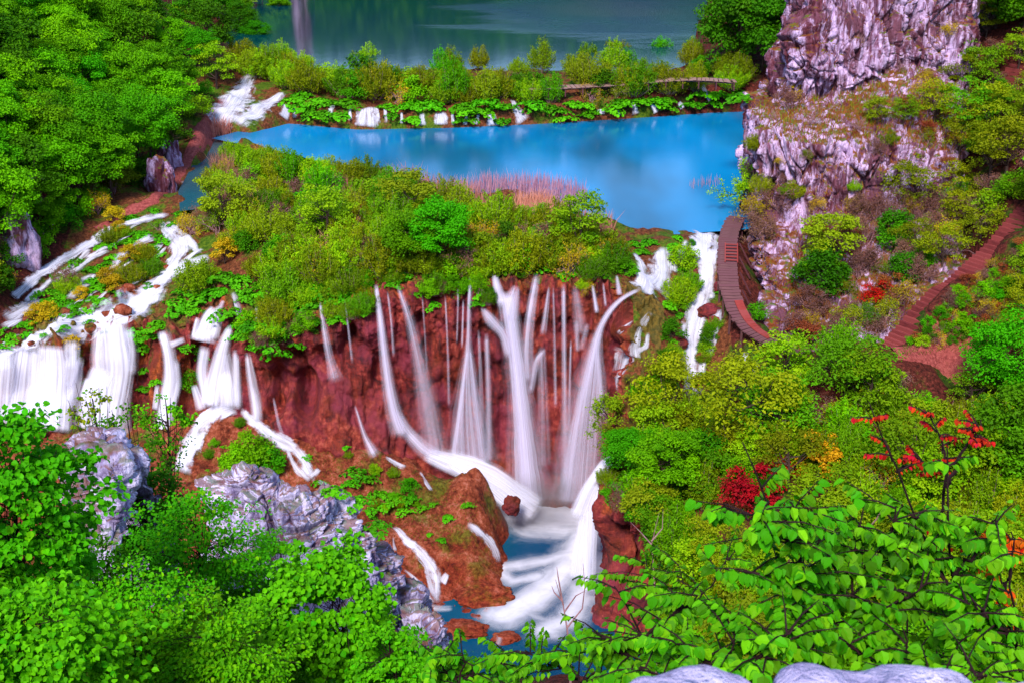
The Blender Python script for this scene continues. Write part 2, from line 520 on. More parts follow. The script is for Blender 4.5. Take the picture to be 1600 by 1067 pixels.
M_parapet = limestone('parapet_stone', lin(200, 190, 225), lin(165, 155, 195), lin(95, 70, 90), 0.0, 0.14)

def foammat():
    m = MB('churned_foam')
    su, sv, de = (m.attr(k) for k in ('su', 'sv', 'dens'))
    n = m.noise(m.n('CombineXYZ', {0: m.math('MULTIPLY', su, 1.5), 1: m.math('MULTIPLY', sv, .22), 2: 0.0}).outputs[0], 1.0, 4, 0.55, .5)
    n2 = m.noise(m.pos(), 0.9, 4, 0.6, 0.8)
    a = m.math('MULTIPLY', m.ss(m.math('ADD', de, m.math('ADD', m.math('MULTIPLY_ADD', n, .55, -.275), m.math('MULTIPLY_ADD', n2, .5, -.25))), 0.10, 1.45), 0.96)
    g = m.n('BsdfDiffuse', {'Color': (0.80, 0.80, 0.92, 1)}).outputs[0]
    tp = m.n('BsdfTransparent').outputs[0]
    ms = m.n('MixShader', {0: a}); m.t.links.new(tp, ms.inputs[1]); m.t.links.new(g, ms.inputs[2])
    return m.out(ms.outputs[0])
M_churn = foammat()
# ================================================================ terrain
def tps(pts, vals, lam=0.02):
    pts = np.asarray(pts, float); vals = np.asarray(vals, float)
    n = len(pts)
    s = 30.0
    q = pts / s
    def K(a, b):
        r2 = ((a[:, None, :] - b[None, :, :]) ** 2).sum(2)
        return 0.5 * r2 * np.log(r2 + 1e-12)
    A = np.zeros((n + 3, n + 3))
    A[:n, :n] = K(q, q) + lam * np.eye(n) * 0.01
    A[:n, n] = 1; A[:n, n + 1:] = q; A[n, :n] = 1; A[n + 1:, :n] = q.T
    c = np.linalg.solve(A, np.concatenate([vals, [0, 0, 0]]))
    def f(p):
        p = np.asarray(p, float) / s
        out = np.empty(len(p))
        for i in range(0, len(p), 40000):
            b = p[i:i + 40000]
            out[i:i + 40000] = K(b, q) @ c[:n] + c[n] + b @ c[n + 1:]
        return out
    return f

def inpoly(p, poly):
    x, y = p[:, 0], p[:, 1]
    ins = np.zeros(len(p), bool)
    n = len(poly)
    for i in range(n):
        x0, y0 = poly[i][:2]; x1, y1 = poly[(i + 1) % n][:2]
        if y0 == y1: continue
        c = ((y0 > y) != (y1 > y)) & (x < (x1 - x0) * (y - y0) / (y1 - y0) + x0)
        ins ^= c
    return ins

def polydist(p, poly, closed=True):
    d = np.full(len(p), 1e9)
    n = len(poly)
    for i in range(n if closed else n - 1):
        a = np.array(poly[i][:2]); b = np.array(poly[(i + 1) % n][:2])
        ab = b - a
        t = np.clip(((p - a) @ ab) / (ab @ ab + 1e-9), 0, 1)
        d = np.minimum(d, np.linalg.norm(p - a - t[:, None] * ab, axis=1))
    return d

def sdf(p, poly):
    d = polydist(p, poly)
    return np.where(inpoly(p, poly), -d, d)

# the edge of the upper ground: (px, py, Y) of its lip and of the wall's foot
WALL = [((-140, 578, 69.2), (-140, 690, 67.6)), ((0, 556, 70.2), (0, 668, 68.3)), ((60, 545, 70.6), (60, 665, 68.5)),
        ((130, 515, 72.0), (120, 655, 69.5)), ((190, 505, 72.5), (180, 655, 69.5)), ((235, 505, 72.3), (230, 650, 70.0)),
        ((270, 520, 71.2), (265, 650, 69.7)), ((330, 490, 72.0), (320, 648, 69.7)), ((370, 530, 70.0), (375, 650, 68.5)),
        ((400, 545, 69.0), (405, 655, 67.5)), ((430, 525, 68.7), (450, 670, 67.0)), ((500, 500, 68.6), (520, 690, 66.7)),
        ((560, 480, 68.8), (580, 700, 67.2)), ((640, 460, 69.2), (640, 712, 68.2)), ((730, 456, 69.6), (720, 735, 68.8)),
        ((800, 452, 69.9), (800, 778, 69.2)), ((880, 448, 70.0), (880, 795, 69.2)), ((960, 456, 69.8), (935, 800, 68.4)),
        ((995, 478, 68.8), (945, 810, 67.0)), ((990, 530, 67.6), (945, 830, 65.5)), ((980, 610, 66.2), (948, 850, 64.0)),
        ((972, 690, 64.0), (950, 880, 62.0)), ((962, 740, 62.0), (945, 900, 60.4)), ((948, 790, 58.6), (938, 945, 57.2)),
        ((975, 802, 57.4), (958, 965, 56.0)), ((1010, 818, 56.6), (1005, 980, 55.4)), ((1060, 850, 55.0), (1060, 1010, 53.0)),
        ((1120, 920, 49.5), (1120, 1070, 48.0)), ((1260, 980, 44.0), (1260, 1110, 43.0)), ((1600, 1010, 40.0), (1600, 1120, 39.0))]
LIP = np.array([atY(*a) for a, b in WALL])
FOOT = np.array([atY(*b) for a, b in WALL])
FOOT[:, 2] = np.where(np.arange(len(FOOT)) >= 14, np.minimum(FOOT[:, 2], -15.3), FOOT[:, 2])
UPOLY = [(-90, LIP[0][1]), ] + [tuple(q[:2]) for q in LIP] + [(60, 40), (60, 235), (-90, 235)]

up = []
def U_px(lst):
    for px, py, z in lst: up.append(atZ(px, py, z))
def U_Y(lst):
    for px, py, Y in lst: up.append(atY(px, py, Y))
up += [q + np.array([0, 0, 0.0]) for q in LIP]
U_px([(400, 400, -.3), (600, 400, .3), (800, 400, .3), (950, 400, .2), (1040, 395, -.2), (990, 430, -.5), (700, 350, .5), (500, 330, .4),
      (985, 362, .35), (850, 310, .35), (600, 265, .35), (400, 225, .3), (480, 420, -.5), (330, 350, .1), (400, 280, .4),
      (290, 300, -.5), (250, 345, -1.0), (330, 410, -1.5), (200, 400, -2.0), (100, 430, -2.8), (200, 470, -3.2), (100, 500, -3.7), (20, 480, -3.5),
      (0, 462, -2.6), (200, 330, -.6), (240, 310, -.2), (300, 220, .8), (330, 180, 1.3), (380, 130, 2.4),
      (1145, 400, -.5), (1150, 480, -1.9), (1180, 520, -2.6), (1250, 555, -3.2), (1390, 552, -3.2), (1500, 562, -3.2),
      (1095, 370, -.1), (1095, 450, -1.7), (1085, 520, -3.5), (1080, 610, -6.0)])
U_Y([(1400, 540, 64.5), (1450, 485, 66), (1500, 430, 67.5), (1560, 385, 69), (1600, 350, 70), (1600, 200, 80), (1560, 0, 95), (1600, 500, 64), (1560, 300, 74),
     (1700, 300, 72), (1700, 100, 85), (1700, 450, 66), (1050, 560, 66.8), (1010, 640, 65)])
for a in [(-45, 72, 8), (-45, 90, 12), (-45, 110, 13.5), (-46, 140, 14), (-62, 72, 21), (-62, 90, 26), (-62, 120, 28), (-62, 160, 28), (-42, 170, 5), (-52, 175, 13),
          (-37, 150, 3), (-33, 72, -2.2), (-31, 100, .6), (-45, 200, 5), (-60, 210, 16),
          (-25, 121, 2.6), (-15, 121, 2.7), (0, 121, 2.7), (15, 121, 2.7), (25, 122, 3.2), (-20, 128, 2.3), (0, 128, 2.3), (15, 128, 2.3),
          (0, 160, 2), (0, 210, 2), (24, 160, 3), (30, 150, 8), (34, 200, 10), (45, 130, 18), (45, 100, 17), (34, 100, 9), (26, 100, 2), (24, 110, 2.2),
          (12, 58, -6.2), (20, 57, -5.2), (30, 57, -4.5), (12, 50, -7.5), (20, 48, -6.5), (30, 48, -5.5), (42, 60, 1), (40, 48, -3), (30, 63, -3.2), (20, 66, -2.6),
          (40, 72, 7), (48, 85, 14), (-20, 100, -.8), (0, 95, -.8), (12, 95, -.8)]:
    up.append(np.array(a, float))
for px, py, Yv in [(1176, 430, 73.6), (1214, 517, 68.6), (1300, 548, 66.6), (1400, 530, 66.8), (1500, 480, 68.0)]:
    q = atY(px, py, Yv); up.append(q + np.array([0, .3, -.5])); up.append(q + np.array([0.6, 3.0, -.3])); up.append(q + np.array([1.0, 7.0, 0.2]))
up.append(np.array([16.5, 82, -0.3])); up.append(np.array([20, 84, 0])); up.append(np.array([24, 88, 2]))
up = np.array(up)
fU = tps(up[:, :2], up[:, 2])

LAKE = [tuple(atZ(px, py, 0)[:2]) for px, py in [(392, 207), (450, 192), (560, 202), (700, 199), (840, 193), (1000, 183), (1110, 175), (1200, 172), (1215, 250), (1200, 320), (1150, 352), (1060, 358),
        (990, 363), (900, 352), (862, 325), (850, 303), (760, 303), (700, 300), (600, 270), (480, 243), (400, 228), (350, 218)]]
FARLAKE = [tuple(q) for q in [(-24.5, 131), (-20, 128.2), (-10, 127.0), (0, 127.4), (10, 128), (17, 128.5), (21, 133), (22, 150), (30, 190), (40, 240), (-50, 240), (-38, 195), (-32, 160)]]
STREAM = [tuple(atZ(px, py, -.3)[:2]) for px, py in [(330, 205), (392, 212), (360, 250), (340, 285), (330, 320), (285, 325), (285, 295), (310, 260)]]
TOWERP = [(14.5, 66), (15.5, 80), (16, 90), (19, 96), (36, 97), (36, 86), (30, 72), (26, 68)]

x = np.arange(-72, 52, 0.36); y = np.arange(39, 232, 0.36)
X, Y = np.meshgrid(x, y)
P2 = np.stack([X.ravel(), Y.ravel()], 1)
Z = fU(P2)
Z = np.clip(Z, -12, 40)
# barrier between the two lakes
fr = sst(113.6, 115.6, P2[:, 1] + 1.2 * pn(np.c_[P2[:, 0] * .3, P2[:, 1] * 0 + 3, P2[:, 1] * 0]))
dl = sdf(P2, LAKE); df = sdf(P2, FARLAKE); ds = sdf(P2, STREAM)
p3 = np.c_[P2, np.zeros(len(P2))]
nz = fbm(p3 * 0.45, 5) * 0.38
n_hi = fbm(p3 * 1.7, 3) * 0.13
Z = Z + nz + n_hi
lower = sst(0.3, 1.6, fbm(p3 * .25 + 5, 3) + 1.0)
Z = np.where(df < 0, np.minimum(Z, 2.0 + 0.05 - np.clip(-df * 0.6, 0, 1.5)), Z)
wl = sst(0.5, -1.0, dl)
Z = Z * (1 - wl) + np.minimum(Z, -0.9) * wl
ws = sst(0.3, -0.8, ds)
Z = Z * (1 - ws) + np.minimum(Z, -0.75) * ws
inside = sdf(P2, UPOLY) < 0.15
idx = np.arange(len(P2)).reshape(X.shape)
q = np.stack([idx[:-1, :-1], idx[:-1, 1:], idx[1:, 1:], idx[1:, :-1]], -1).reshape(-1, 4)
q = q[inside[q].all(1)]
GZ = Z.copy()
o_ground = link('ground', mesh_np('ground', np.c_[P2, Z], q, None, True), kind='structure')
me = o_ground.data
me.materials.append(M_ground); me.materials.append(M_slope)
ctr = P2[q].mean(1)
mi = ((ctr[:, 0] < -30.5) | (ctr[:, 0] > 13.0)).astype(np.int32)
me.polygons.foreach_set('material_index', mi)

# lower ground: the apron of mossy tufa and the bed of the river
lp = []
for (a, b), lipq, ft in zip(WALL, LIP, FOOT):
    lp.append(ft + np.array([0, 0, -0.4])); lp.append(ft + np.array([0, 1.5, -0.5]))
for px, py, YY in [(330, 640, 69.3), (300, 720, 66.3), (380, 690, 67.0), (450, 720, 65.6), (560, 735, 65.6), (640, 735, 66.6), (500, 780, 64.0), (600, 780, 64.6), (700, 760, 66.0), (690, 790, 64.5),
                   (755, 745, 66.4), (768, 800, 64.4), (758, 845, 62.6), (600, 850, 61.6), (680, 850, 61.8), (740, 900, 60.2), (660, 910, 59.6), (775, 925, 59.8), (200, 740, 65.5), (80, 740, 65.3), (-60, 740, 65.0),
                   (560, 900, 59.2)]:
    lp.append(atY(px, py, YY))
for a in [(1.5, 67.6, -16.4), (3, 66, -16.6), (1.5, 64, -16.6), (3, 61, -16.6), (0.8, 59, -16.4), (3, 57, -16.5), (0, 55.5, -15.9), (-3, 56, -15.6), (3, 52, -15.8), (0, 50, -15.4), (-4, 52, -15.5), (-6, 48, -15.3), (0, 45, -15),
          (-30, 58, -12.5), (-20, 57, -13.6), (-12, 55, -14.8), (-40, 58, -11), (-40, 45, -12), (-20, 45, -13.5), (10, 46, -15.5), (20, 42, -15), (40, 38, -14), (-10, 40, -14)]:
    lp.append(np.array(a, float))
for px, py, z in [(800, 825, -16.3), (805, 850, -16.4), (800, 880, -16.3), (812, 910, -16.2), (800, 940, -15.9), (830, 800, -16.4), (790, 865, -15.9)]: lp.append(atZ(px, py, z))
lp = np.array(lp)
fL = tps(lp[:, :2], lp[:, 2], 0.05)
x = np.arange(-48, 42, 0.2); y = np.arange(38, 73.5, 0.2)
X, Y = np.meshgrid(x, y)
P2 = np.stack([X.ravel(), Y.ravel()], 1)
Z = fL(P2)
p3 = np.c_[P2, np.zeros(len(P2))]
Z = Z + fbm(p3 * 0.4 + 3, 5) * 0.45 + ridged(p3 * 0.8 + 40, 4) * 0.42 * sst(-16.2, -14.5, Z) + fbm(p3 * 2.4, 3) * 0.14 + (.42 - cell_f1(p3 * 1.1 + 4)) * .35 * sst(-16.2, -14.8, Z) + ridged(p3 * 2.6 + 9, 3) * .09
front = np.interp(P2[:, 0], LIP[:22, 0], LIP[:22, 1])
ok = (P2[:, 1] < front + 0.2) | (P2[:, 0] > 4)
idx = np.arange(len(P2)).reshape(X.shape)
q = np.stack([idx[:-1, :-1], idx[:-1, 1:], idx[1:, 1:], idx[1:, :-1]], -1).reshape(-1, 4)
q = q[ok[q].all(1)]
o_apron = link('tufa_slope', mesh_np('tufa_slope', np.c_[P2, Z], q, M_apron, True), kind='structure')

# the hillside below the viewpoint
x = np.arange(-45, 45, 0.5); y = np.arange(-12, 54, 0.5)
X, Y = np.meshgrid(x, y)
P2 = np.stack([X.ravel(), Y.ravel()], 1)
p3 = np.c_[P2, np.zeros(len(P2))]
def zN(p):
    p = np.asarray(p, float).reshape(-1, 2)
    yy = np.maximum(p[:, 1], 1.8)
    z = 22.4 - 0.745 * (yy - 1.0) + 1.3 * sst(-2, -8, p[:, 0]) * sst(6, 14, yy) + 0.9 * sst(8, 16, p[:, 0])
    return np.where(p[:, 1] < 1.8, 22.35 + 0.0 * yy, z)
Z = zN(P2) + fbm(p3 * 0.35, 4) * 0.5 * sst(2, 8, P2[:, 1])
idx = np.arange(len(P2)).reshape(X.shape)
q = np.stack([idx[:-1, :-1], idx[:-1, 1:], idx[1:, 1:], idx[1:, :-1]], -1).reshape(-1, 4)
o_near = link('hillside', mesh_np('hillside', np.c_[P2, Z], q, M_slope, True), kind='structure')

# ---------------------------------------------------------------- water sheets
def sheet(name, poly, z, mat):
    V = [(a, b, z) for a, b in poly]
    me = bpy.data.meshes.new(name)
    me.from_pydata(V, [], [list(range(len(V)))])
    me.materials.append(mat)
    return link(name, me, kind='structure')
def grow(poly, d):
    a = np.array(poly); c = a.mean(0)
    return [tuple(c + (v - c) * (1 + d / (np.linalg.norm(v - c) + 1e-6))) for v in a]
sheet('lake', grow(LAKE, 1.2), 0.0, M_lake)
sheet('far_lake', [(-60, 126.8), (26, 126.8), (60, 300), (-80, 300)], 2.0, M_far_lake)
sheet('stream', grow(STREAM, 0.8), -0.32, M_stream)
sheet('pool', [(-14, 44), (8, 44), (8, 69.5), (-14, 69.5)], -15.35, M_pool)

# ---------------------------------------------------------------- the waterfall wall
def loft(rows, nu, nv, closed=False):
    """rows: array (r, c, 3) of control points -> smooth grid (nv, nu, 3) by Catmull-Rom"""
    def cr(A, n, axis):
        A = np.moveaxis(np.asarray(A, float), axis, 0)
        m = len(A)
        t = np.linspace(0, m - 1, n)
        i = np.clip(t.astype(int), 0, m - 2); f = (t - i)
        f = f.reshape((-1,) + (1,) * (A.ndim - 1))
        p0 = A[np.maximum(i - 1, 0)]; p1 = A[i]; p2 = A[i + 1]; p3 = A[np.minimum(i + 2, m - 1)]
        r = 0.5 * (2 * p1 + (p2 - p0) * f + (2 * p0 - 5 * p1 + 4 * p2 - p3) * f ** 2 + (3 * p1 - p0 - 3 * p2 + p3) * f ** 3)
        return np.moveaxis(r, 0, axis)
    return cr(cr(rows, nv, 0), nu, 1)

def gridq(nv, nu):
    idx = np.arange(nv * nu).reshape(nv, nu)
    return np.stack([idx[:-1, :-1], idx[:-1, 1:], idx[1:, 1:], idx[1:, :-1]], -1).reshape(-1, 4)

def gnorm(G):
    du = np.gradient(G, axis=1); dv = np.gradient(G, axis=0)
    return unit(np.cross(du, dv))

rows = []
back = np.array([0, 2.4, 0.25])
def inward(i):
    a = LIP[max(i - 1, 0)]; b = LIP[min(i + 1, len(LIP) - 1)]
    t = unit((b - a)[:2]); return np.array([-t[1], t[0], 0])
INW = np.array([inward(i) for i in range(len(LIP))])
H = LIP[:, 2] - FOOT[:, 2]
rows.append(FOOT + np.c_[np.zeros((len(FOOT), 2)), -np.ones(len(FOOT)) * 1.2] - INW * 0.3)
rows.append(FOOT)
for t, bulge in ((0.2, 0.35), (0.4, 0.55), (0.6, 0.30), (0.8, -0.15), (0.93, -0.35)):
    rows.append(FOOT + (LIP - FOOT) * t + INW * (bulge * np.minimum(1, H / 8))[:, None])
rows.append(LIP - INW * 0.15)
rows.append(LIP + INW * 0.5 + np.array([0, 0, .08]))
rows.append(LIP + INW * 1.6 + np.array([0, 0, -.25]))
G = loft(np.array(rows), 1150, 190)
nv, nu = G.shape[:2]
Nn = gnorm(G)
if Nn[:, :, 1].mean() > 0: Nn = -Nn
Pf = G.reshape(-1, 3)
tt = np.repeat(np.linspace(0, 1, nv), nu)
env = sst(0.0, 0.08, tt) * (0.35 + 0.65 * sst(1.0, 0.85, tt))
stretch = np.array([1, 1, 0.30])
col = ridged(Pf * stretch * 0.55 + 3, 3)            # vertical buttresses
blk = fbm(Pf * np.array([.8, .8, .55]), 5)
upf = sst(.35, .75, tt)
curt = ridged(Pf * np.array([1.5, 1.5, .16]) + 11, 3)
d = 0.40 * col + (.28 + .55 * upf) * (curt - .3) + 0.42 * blk * (.4 + .8 * upf) + (0.03 + .13 * upf) * ridged(Pf * 2.4, 4) + (.03 + .04 * upf) * fbm(Pf * 5, 3)
hole = np.clip(.46 - cell_f1(Pf * np.array([.75, .75, .42]) + 30), 0, 1)
d -= 2.6 * hole * (.25 + .75 * upf)
band = 1 - cell_f1(Pf * np.array([0.6, 0.6, 0.5]) + 0.35 * np.c_[pn(Pf), pn(Pf + 9), pn(Pf + 4)])
d += 0.55 * band - 0.25
left = sst(6, -16, Pf[:, 0])
# lobes on the left falls and caves in the wall
d += left * sst(-9, -17, Pf[:, 0]) * 0.5 * np.sin(Pf[:, 0] * 1.7 + 2 * pn(Pf * .3))
for cx, cyp, rx, rz, dep in [(478, 612, .75, 1.5, 1.7), (440, 600, .7, 1.3, 1.4), (505, 560, .8, .9, 1.1), (455, 560, .5, .5, .9), (470, 560, .4, .8, .8), (430, 640, .6, .6, 1.0), (550, 540, .6, 1.5, .9),
                             (720, 500, .5, 1.6, .6), (600, 580, .6, 1.2, .6), (700, 470, .7, .8, .6), (760, 590, .6, 1.2, .5), (855, 600, .7, 1.2, .5), (965, 860, .9, 1.6, 1.6), (985, 900, 1.2, 1.4, 1.6), (985, 560, .6, 1.0, .7)]:
    k = np.argmin([abs(proj(q)[0] - cx) + abs(proj(q)[1] - cyp) for q in G[::4, ::4].reshape(-1, 3)])
    c = G[::4, ::4].reshape(-1, 3)[k]
    e = ((Pf - c) ** 2 / np.array([rx, 1.6, rz]) ** 2).sum(1)
    d -= dep * np.exp(-e ** 2)
Pd = Pf + Nn.reshape(-1, 3) * (d * env)[:, None]
moss = sst(0.62, 0.97, tt) * 0.5 + 0.25 * sst(6.0, 7.5, Pf[:, 0]) + 0.12 + 0.22 * sst(-17, -22, Pf[:, 0]) + 0.35 * sst(.86, .94, tt)
o_wall = link('cliff', mesh_np('cliff', Pd, gridq(nv, nu), M_tufa, True, pattr={'moss': moss}), kind='structure')

# ---------------------------------------------------------------- the rock tower on the right
C = {
 'base': [(1186, 343, 81.5), (1190, 430, 73.6), (1219, 517, 68.6), (1300, 548, 66.6), (1400, 530, 66.8), (1500, 480, 68.0)],
 'm1': [(1182, 290, 82.8), (1180, 340, 79.2), (1213, 420, 75.0), (1295, 430, 73.0), (1390, 425, 72.5), (1500, 400, 72.5)],
 'm2': [(1184, 235, 83.6), (1184, 265, 81.2), (1217, 315, 79.0), (1300, 325, 78.3), (1400, 325, 78.2), (1500, 330, 77.5)],
 'top': [(1189, 182, 84.2), (1194, 190, 81.8), (1227, 206, 79.8), (1300, 218, 79.6), (1400, 215, 80.0), (1500, 235, 80.6)],
 'ledge': [(1219, 165, 87.0), (1234, 166, 86.4), (1248, 162, 86.2), (1315, 152, 85.6), (1420, 112, 86.2), (1500, 150, 86.6)],
 'u1': [(1234, 95, 88.2), (1238, 100, 86.6), (1270, 108, 85.8), (1320, 95, 85.4), (1430, 80, 86.4), (1506, 85, 87.6)],
 'u2': [(1250, 30, 89.0), (1260, 30, 87.6), (1288, 28, 86.8), (1345, 20, 86.6), (1440, 10, 87.6), (1512, 10, 88.4)],
 'u3': [(1284, -30, 90.2), (1295, -40, 89.2), (1318, -50, 88.8), (1360, -60, 88.8), (1440, -60, 89.4), (1505, -50, 90.2)],
 'cap': [(1334, -60, 94.0), (1330, -66, 94.0), (1338, -74, 94.0), (1370, -80, 94.0), (1430, -80, 94.2), (1480, -70, 94.2)],
}
rows = []
for k in ('base', 'm1', 'm2', 'top', 'ledge', 'u1', 'u2', 'u3', 'cap'):
    r = [atY(*c) for c in C[k]]
    lft = r[0] + np.array([0.6, 6.0, 0.0]); lft2 = r[0] + np.array([3.0, 13.0, 0])
    rgt = r[-1] + np.array([1.0, 5.0, 0.0]); rgt2 = r[-1] + np.array([0.0, 10.0, 0])
    rows.append([lft2, lft] + r + [rgt, rgt2])
rows = np.array(rows)
rows = np.concatenate([rows[:1] + np.array([0, -.3, -2.5]), rows])
G = loft(rows, 640, 620)
nv, nu = G.shape[:2]
Nn = gnorm(G)
if Nn[:, :, 1].mean() > 0: Nn = -Nn
Pf = G.reshape(-1, 3)
warp = np.c_[pn(Pf * .3), pn(Pf * .3 + 7), pn(Pf * .3 + 3)] * 1.2
rr = ridged((Pf + warp) * np.array([.75, .75, .20]), 4)
bl = fbm(Pf * np.array([.35, .35, .3]) + 20, 4)
f1 = cell_f1((Pf + warp) * np.array([.55, .55, .26]))
f2 = cell_f1((Pf + warp * .6) * np.array([1.5, 1.5, .7]) + 5)
ce, cr_ = cells((Pf + warp * .5) * np.array([.62, .62, .30]) + 3); ce2, cr2 = cells((Pf + warp * .4) * np.array([1.7, 1.7, .85]) + 8)
blkd = .75 * (cr_ - .5) + .30 * (cr2 - .5) - .40 * sst(.14, 0, ce) - .20 * sst(.12, 0, ce2)
fis = np.clip(1 - np.abs(pn((Pf + warp * .7) * np.array([1.1, 1.1, .16]) + 50)) * 9, 0, 1)
d = 0.55 * rr - .55 * fis + 0.9 * bl - 1.1 * (f1 - .5) - 0.42 * (f2 - .5) + 0.10 * ridged(Pf * np.array([3, 3, 1.4]), 3) + blkd + 0.05 * fbm(Pf * 7, 2)
fade = 0.35 + 0.65 * sst(0.25, 0.7, np.abs(Nn.reshape(-1, 3)[:, 2]) * -1 + 1.0)
Pd = Pf + Nn.reshape(-1, 3) * (d * 0.8 * fade)[:, None]
o_tower = link('rock_tower', mesh_np('rock_tower', Pd, gridq(nv, nu), M_lime_rock, True),
               label='massive lilac grey limestone rock tower with grassy ledge beside the blue lake', cat='rock')

# ---------------------------------------------------------------- crags in the foreground
def crag(name, ridge, foot, label, seed, nu=420, nv=320, amp=0.55, freq=1.0):
    top = np.array([atY(*c) for c in ridge]); bot = np.array([atY(*c) for c in foot])
    root = bot + np.array([0, -.3, 0]); root[:, 2] = np.minimum(bot[:, 2] - .5, zN(root[:, :2]) - .8)
    rows = [root, bot, bot + (top - bot) * .35 + np.array([0, .1, 0]), bot + (top - bot) * .72, top - np.array([0, 0, .05]), top + np.array([0, .8, -.15]), top + np.array([0, 1.8, -1.6]), top + np.array([0, 2.4, -4.5])]
    G = loft(np.array(rows), nu, nv)
    Nn = gnorm(G)
    if Nn[:nv // 2, :, 1].mean() > 0: Nn = -Nn
    Pf = G.reshape(-1, 3)
    q3 = Pf + seed
    wp = np.c_[pn(q3 * .6), pn(q3 * .6 + 7), pn(q3 * .6 + 3)] * .5
    f1 = cell_f1((q3 + wp) * .75 * freq); f2 = cell_f1((q3 + wp * .5) * 2.0 * freq)
    d = -1.3 * (f1 - .5) - .5 * (f2 - .5) + .45 * ridged(q3 * np.array([1.6, 1.6, 1.0]) * freq, 5) + .5 * fbm(q3 * .5, 3) + .16 * ridged(q3 * 4.5, 4) - .25 * (cell_f1(q3 * 4.2) - .5)
    e1, r1 = cells((q3 + wp) * np.array([1.0, 1.0, .7]) * freq + 2); e2, r2 = cells((q3 + wp * .6) * 2.6 * freq + 6); e3, r3 = cells(q3 * 6.5 * freq + 6)
    d = d * .75 + .85 * (r1 - .5) + .38 * (r2 - .5) + .13 * (r3 - .5) - .35 * sst(.12, 0, e1) - .18 * sst(.10, 0, e2)
    Pd = Pf + Nn.reshape(-1, 3) * (d * amp)[:, None]
    return link(name, mesh_np(name, Pd, gridq(nv, nu), M_crag, True), label=label, cat='rock')
o_crag = crag('crag', [(330, 770, 28.5), (352, 748, 28.4), (390, 736, 28.2), (425, 770, 28.0), (470, 778, 28.0), (515, 800, 28.2), (540, 825, 28.6), (575, 870, 29.2), (605, 905, 29.8)],
              [(325, 930, 26.5), (350, 930, 26.4), (390, 935, 26.2), (420, 940, 26.0), (470, 930, 26.0), (510, 940, 26.2), (545, 960, 26.6), (575, 990, 27.2), (600, 1020, 27.8)],
              'jagged pale grey limestone crag with a sharp ridge in front of the brown mossy slope', 3.0)
crag('rock', [(600, 935, 30.4), (618, 925, 30.2), (645, 930, 30.0), (665, 955, 30.2), (672, 985, 30.6)],
     [(605, 1010, 29.4), (620, 1015, 29.2), (645, 1020, 29.2), (662, 1020, 29.4), (670, 1030, 29.8)],
     'rounded pale limestone rock at the lower right end of the crag, above the stream', 11.0, 200, 170, .4, 1.2)
crag('rock', [(632, 985, 27.0), (650, 975, 27.0), (675, 985, 27.2), (690, 1010, 27.6), (700, 1035, 28)],
     [(632, 1075, 26.4), (650, 1080, 26.4), (670, 1085, 26.6), (690, 1085, 27), (700, 1090, 27.4)],
     'streaked grey and brown limestone rock low between the leafy trees, near the bottom edge', 15.0, 200, 170, .4, 1.2)
crag('rock', [(105, 735, 18.4), (118, 708, 18.2), (135, 702, 18.0), (155, 715, 18.0), (160, 750, 18.2)],
     [(105, 830, 17.4), (118, 835, 17.4), (135, 840, 17.2), (152, 840, 17.2), (160, 840, 17.4)],
     'bulky pale limestone rock peering out above the big leafy tree on the left', 21.0, 200, 200, .4, 1.1)
crag('rock', [(152, 770, 17.4), (160, 735, 17.4), (170, 728, 17.0), (180, 745, 17.0), (186, 790, 17.4)],
     [(150, 870, 16.4), (160, 875, 16.4), (170, 880, 16.3), (180, 880, 16.3), (186, 870, 16.4)],
     'narrow upright limestone rock standing just right of the bulky one on the left', 27.0, 90, 120, .35, 1.2)
crag('rock', [(322, 935, 22.4), (345, 915, 22.2), (375, 920, 22.0), (392, 925, 22.0), (402, 950, 22.2)],
     [(322, 985, 21.6), (345, 990, 21.6), (370, 995, 21.5), (390, 995, 21.5), (402, 990, 21.6)],
     'small blue grey rock half hidden by leaves below the jagged crag', 33.0, 90, 80, .3, 1.3)

def boulder(name, c, s, mat, label, seed, group=None, n=5, kind=None, rough=.10):
    import bmesh
    bm = bmesh.new()
    bmesh.ops.create_icosphere(bm, subdivisions=n, radius=1.0)
    V = np.array([v.co[:] for v in bm.verts]); F = [[v.index for v in f.verts] for f in bm.faces]
    bm.free()
    d = 1 + .28 * fbm(V * 1.3 + seed, 4) - .30 * (cell_f1(V * 1.4 + seed) - .5) + rough * ridged(V * 3.2 + seed, 4)
    return link(name, mesh_np(name, V * d[:, None] * np.array(s) + np.array(c), np.array(F), mat, True, pattr={'moss': np.full(len(V), .2)}), label=label, cat='rock', group=group, kind=kind)

bpy.context.view_layer.update()
from mathutils.bvhtree import BVHTree
DEPS = bpy.context.evaluated_depsgraph_get()
SOLIDS = [o_ground, o_apron, o_wall, o_tower, o_near, o_crag]
BVH = {o.name: BVHTree.FromObject(o, DEPS) for o in SOLIDS}
def cast(o, d, maxd=600, only=None):
    best = None
    o = Vector(o); d = Vector(d)
    for s in (only or SOLIDS):
        p, n, i, t = BVH[s.name].ray_cast(o, d, maxd)
        if p is not None and (best is None or t < best[2]): best = (np.array(p), np.array(n), t, s)
    return best
def hit(px, py, only=None):
    d = ray(px, py); d = d / np.linalg.norm(d)
    r = cast((0, 0, CAMZ), d, 600, only)
    if r is None: return None
    p, n, t, s = r
    if n @ d > 0: n = -n
    return p, n, s
def ground_at(x, y, only=None):
    r = cast((x, y, 60), (0, 0, -1), 200, only or [o_ground, o_apron, o_near])
    return None if r is None else r[0]
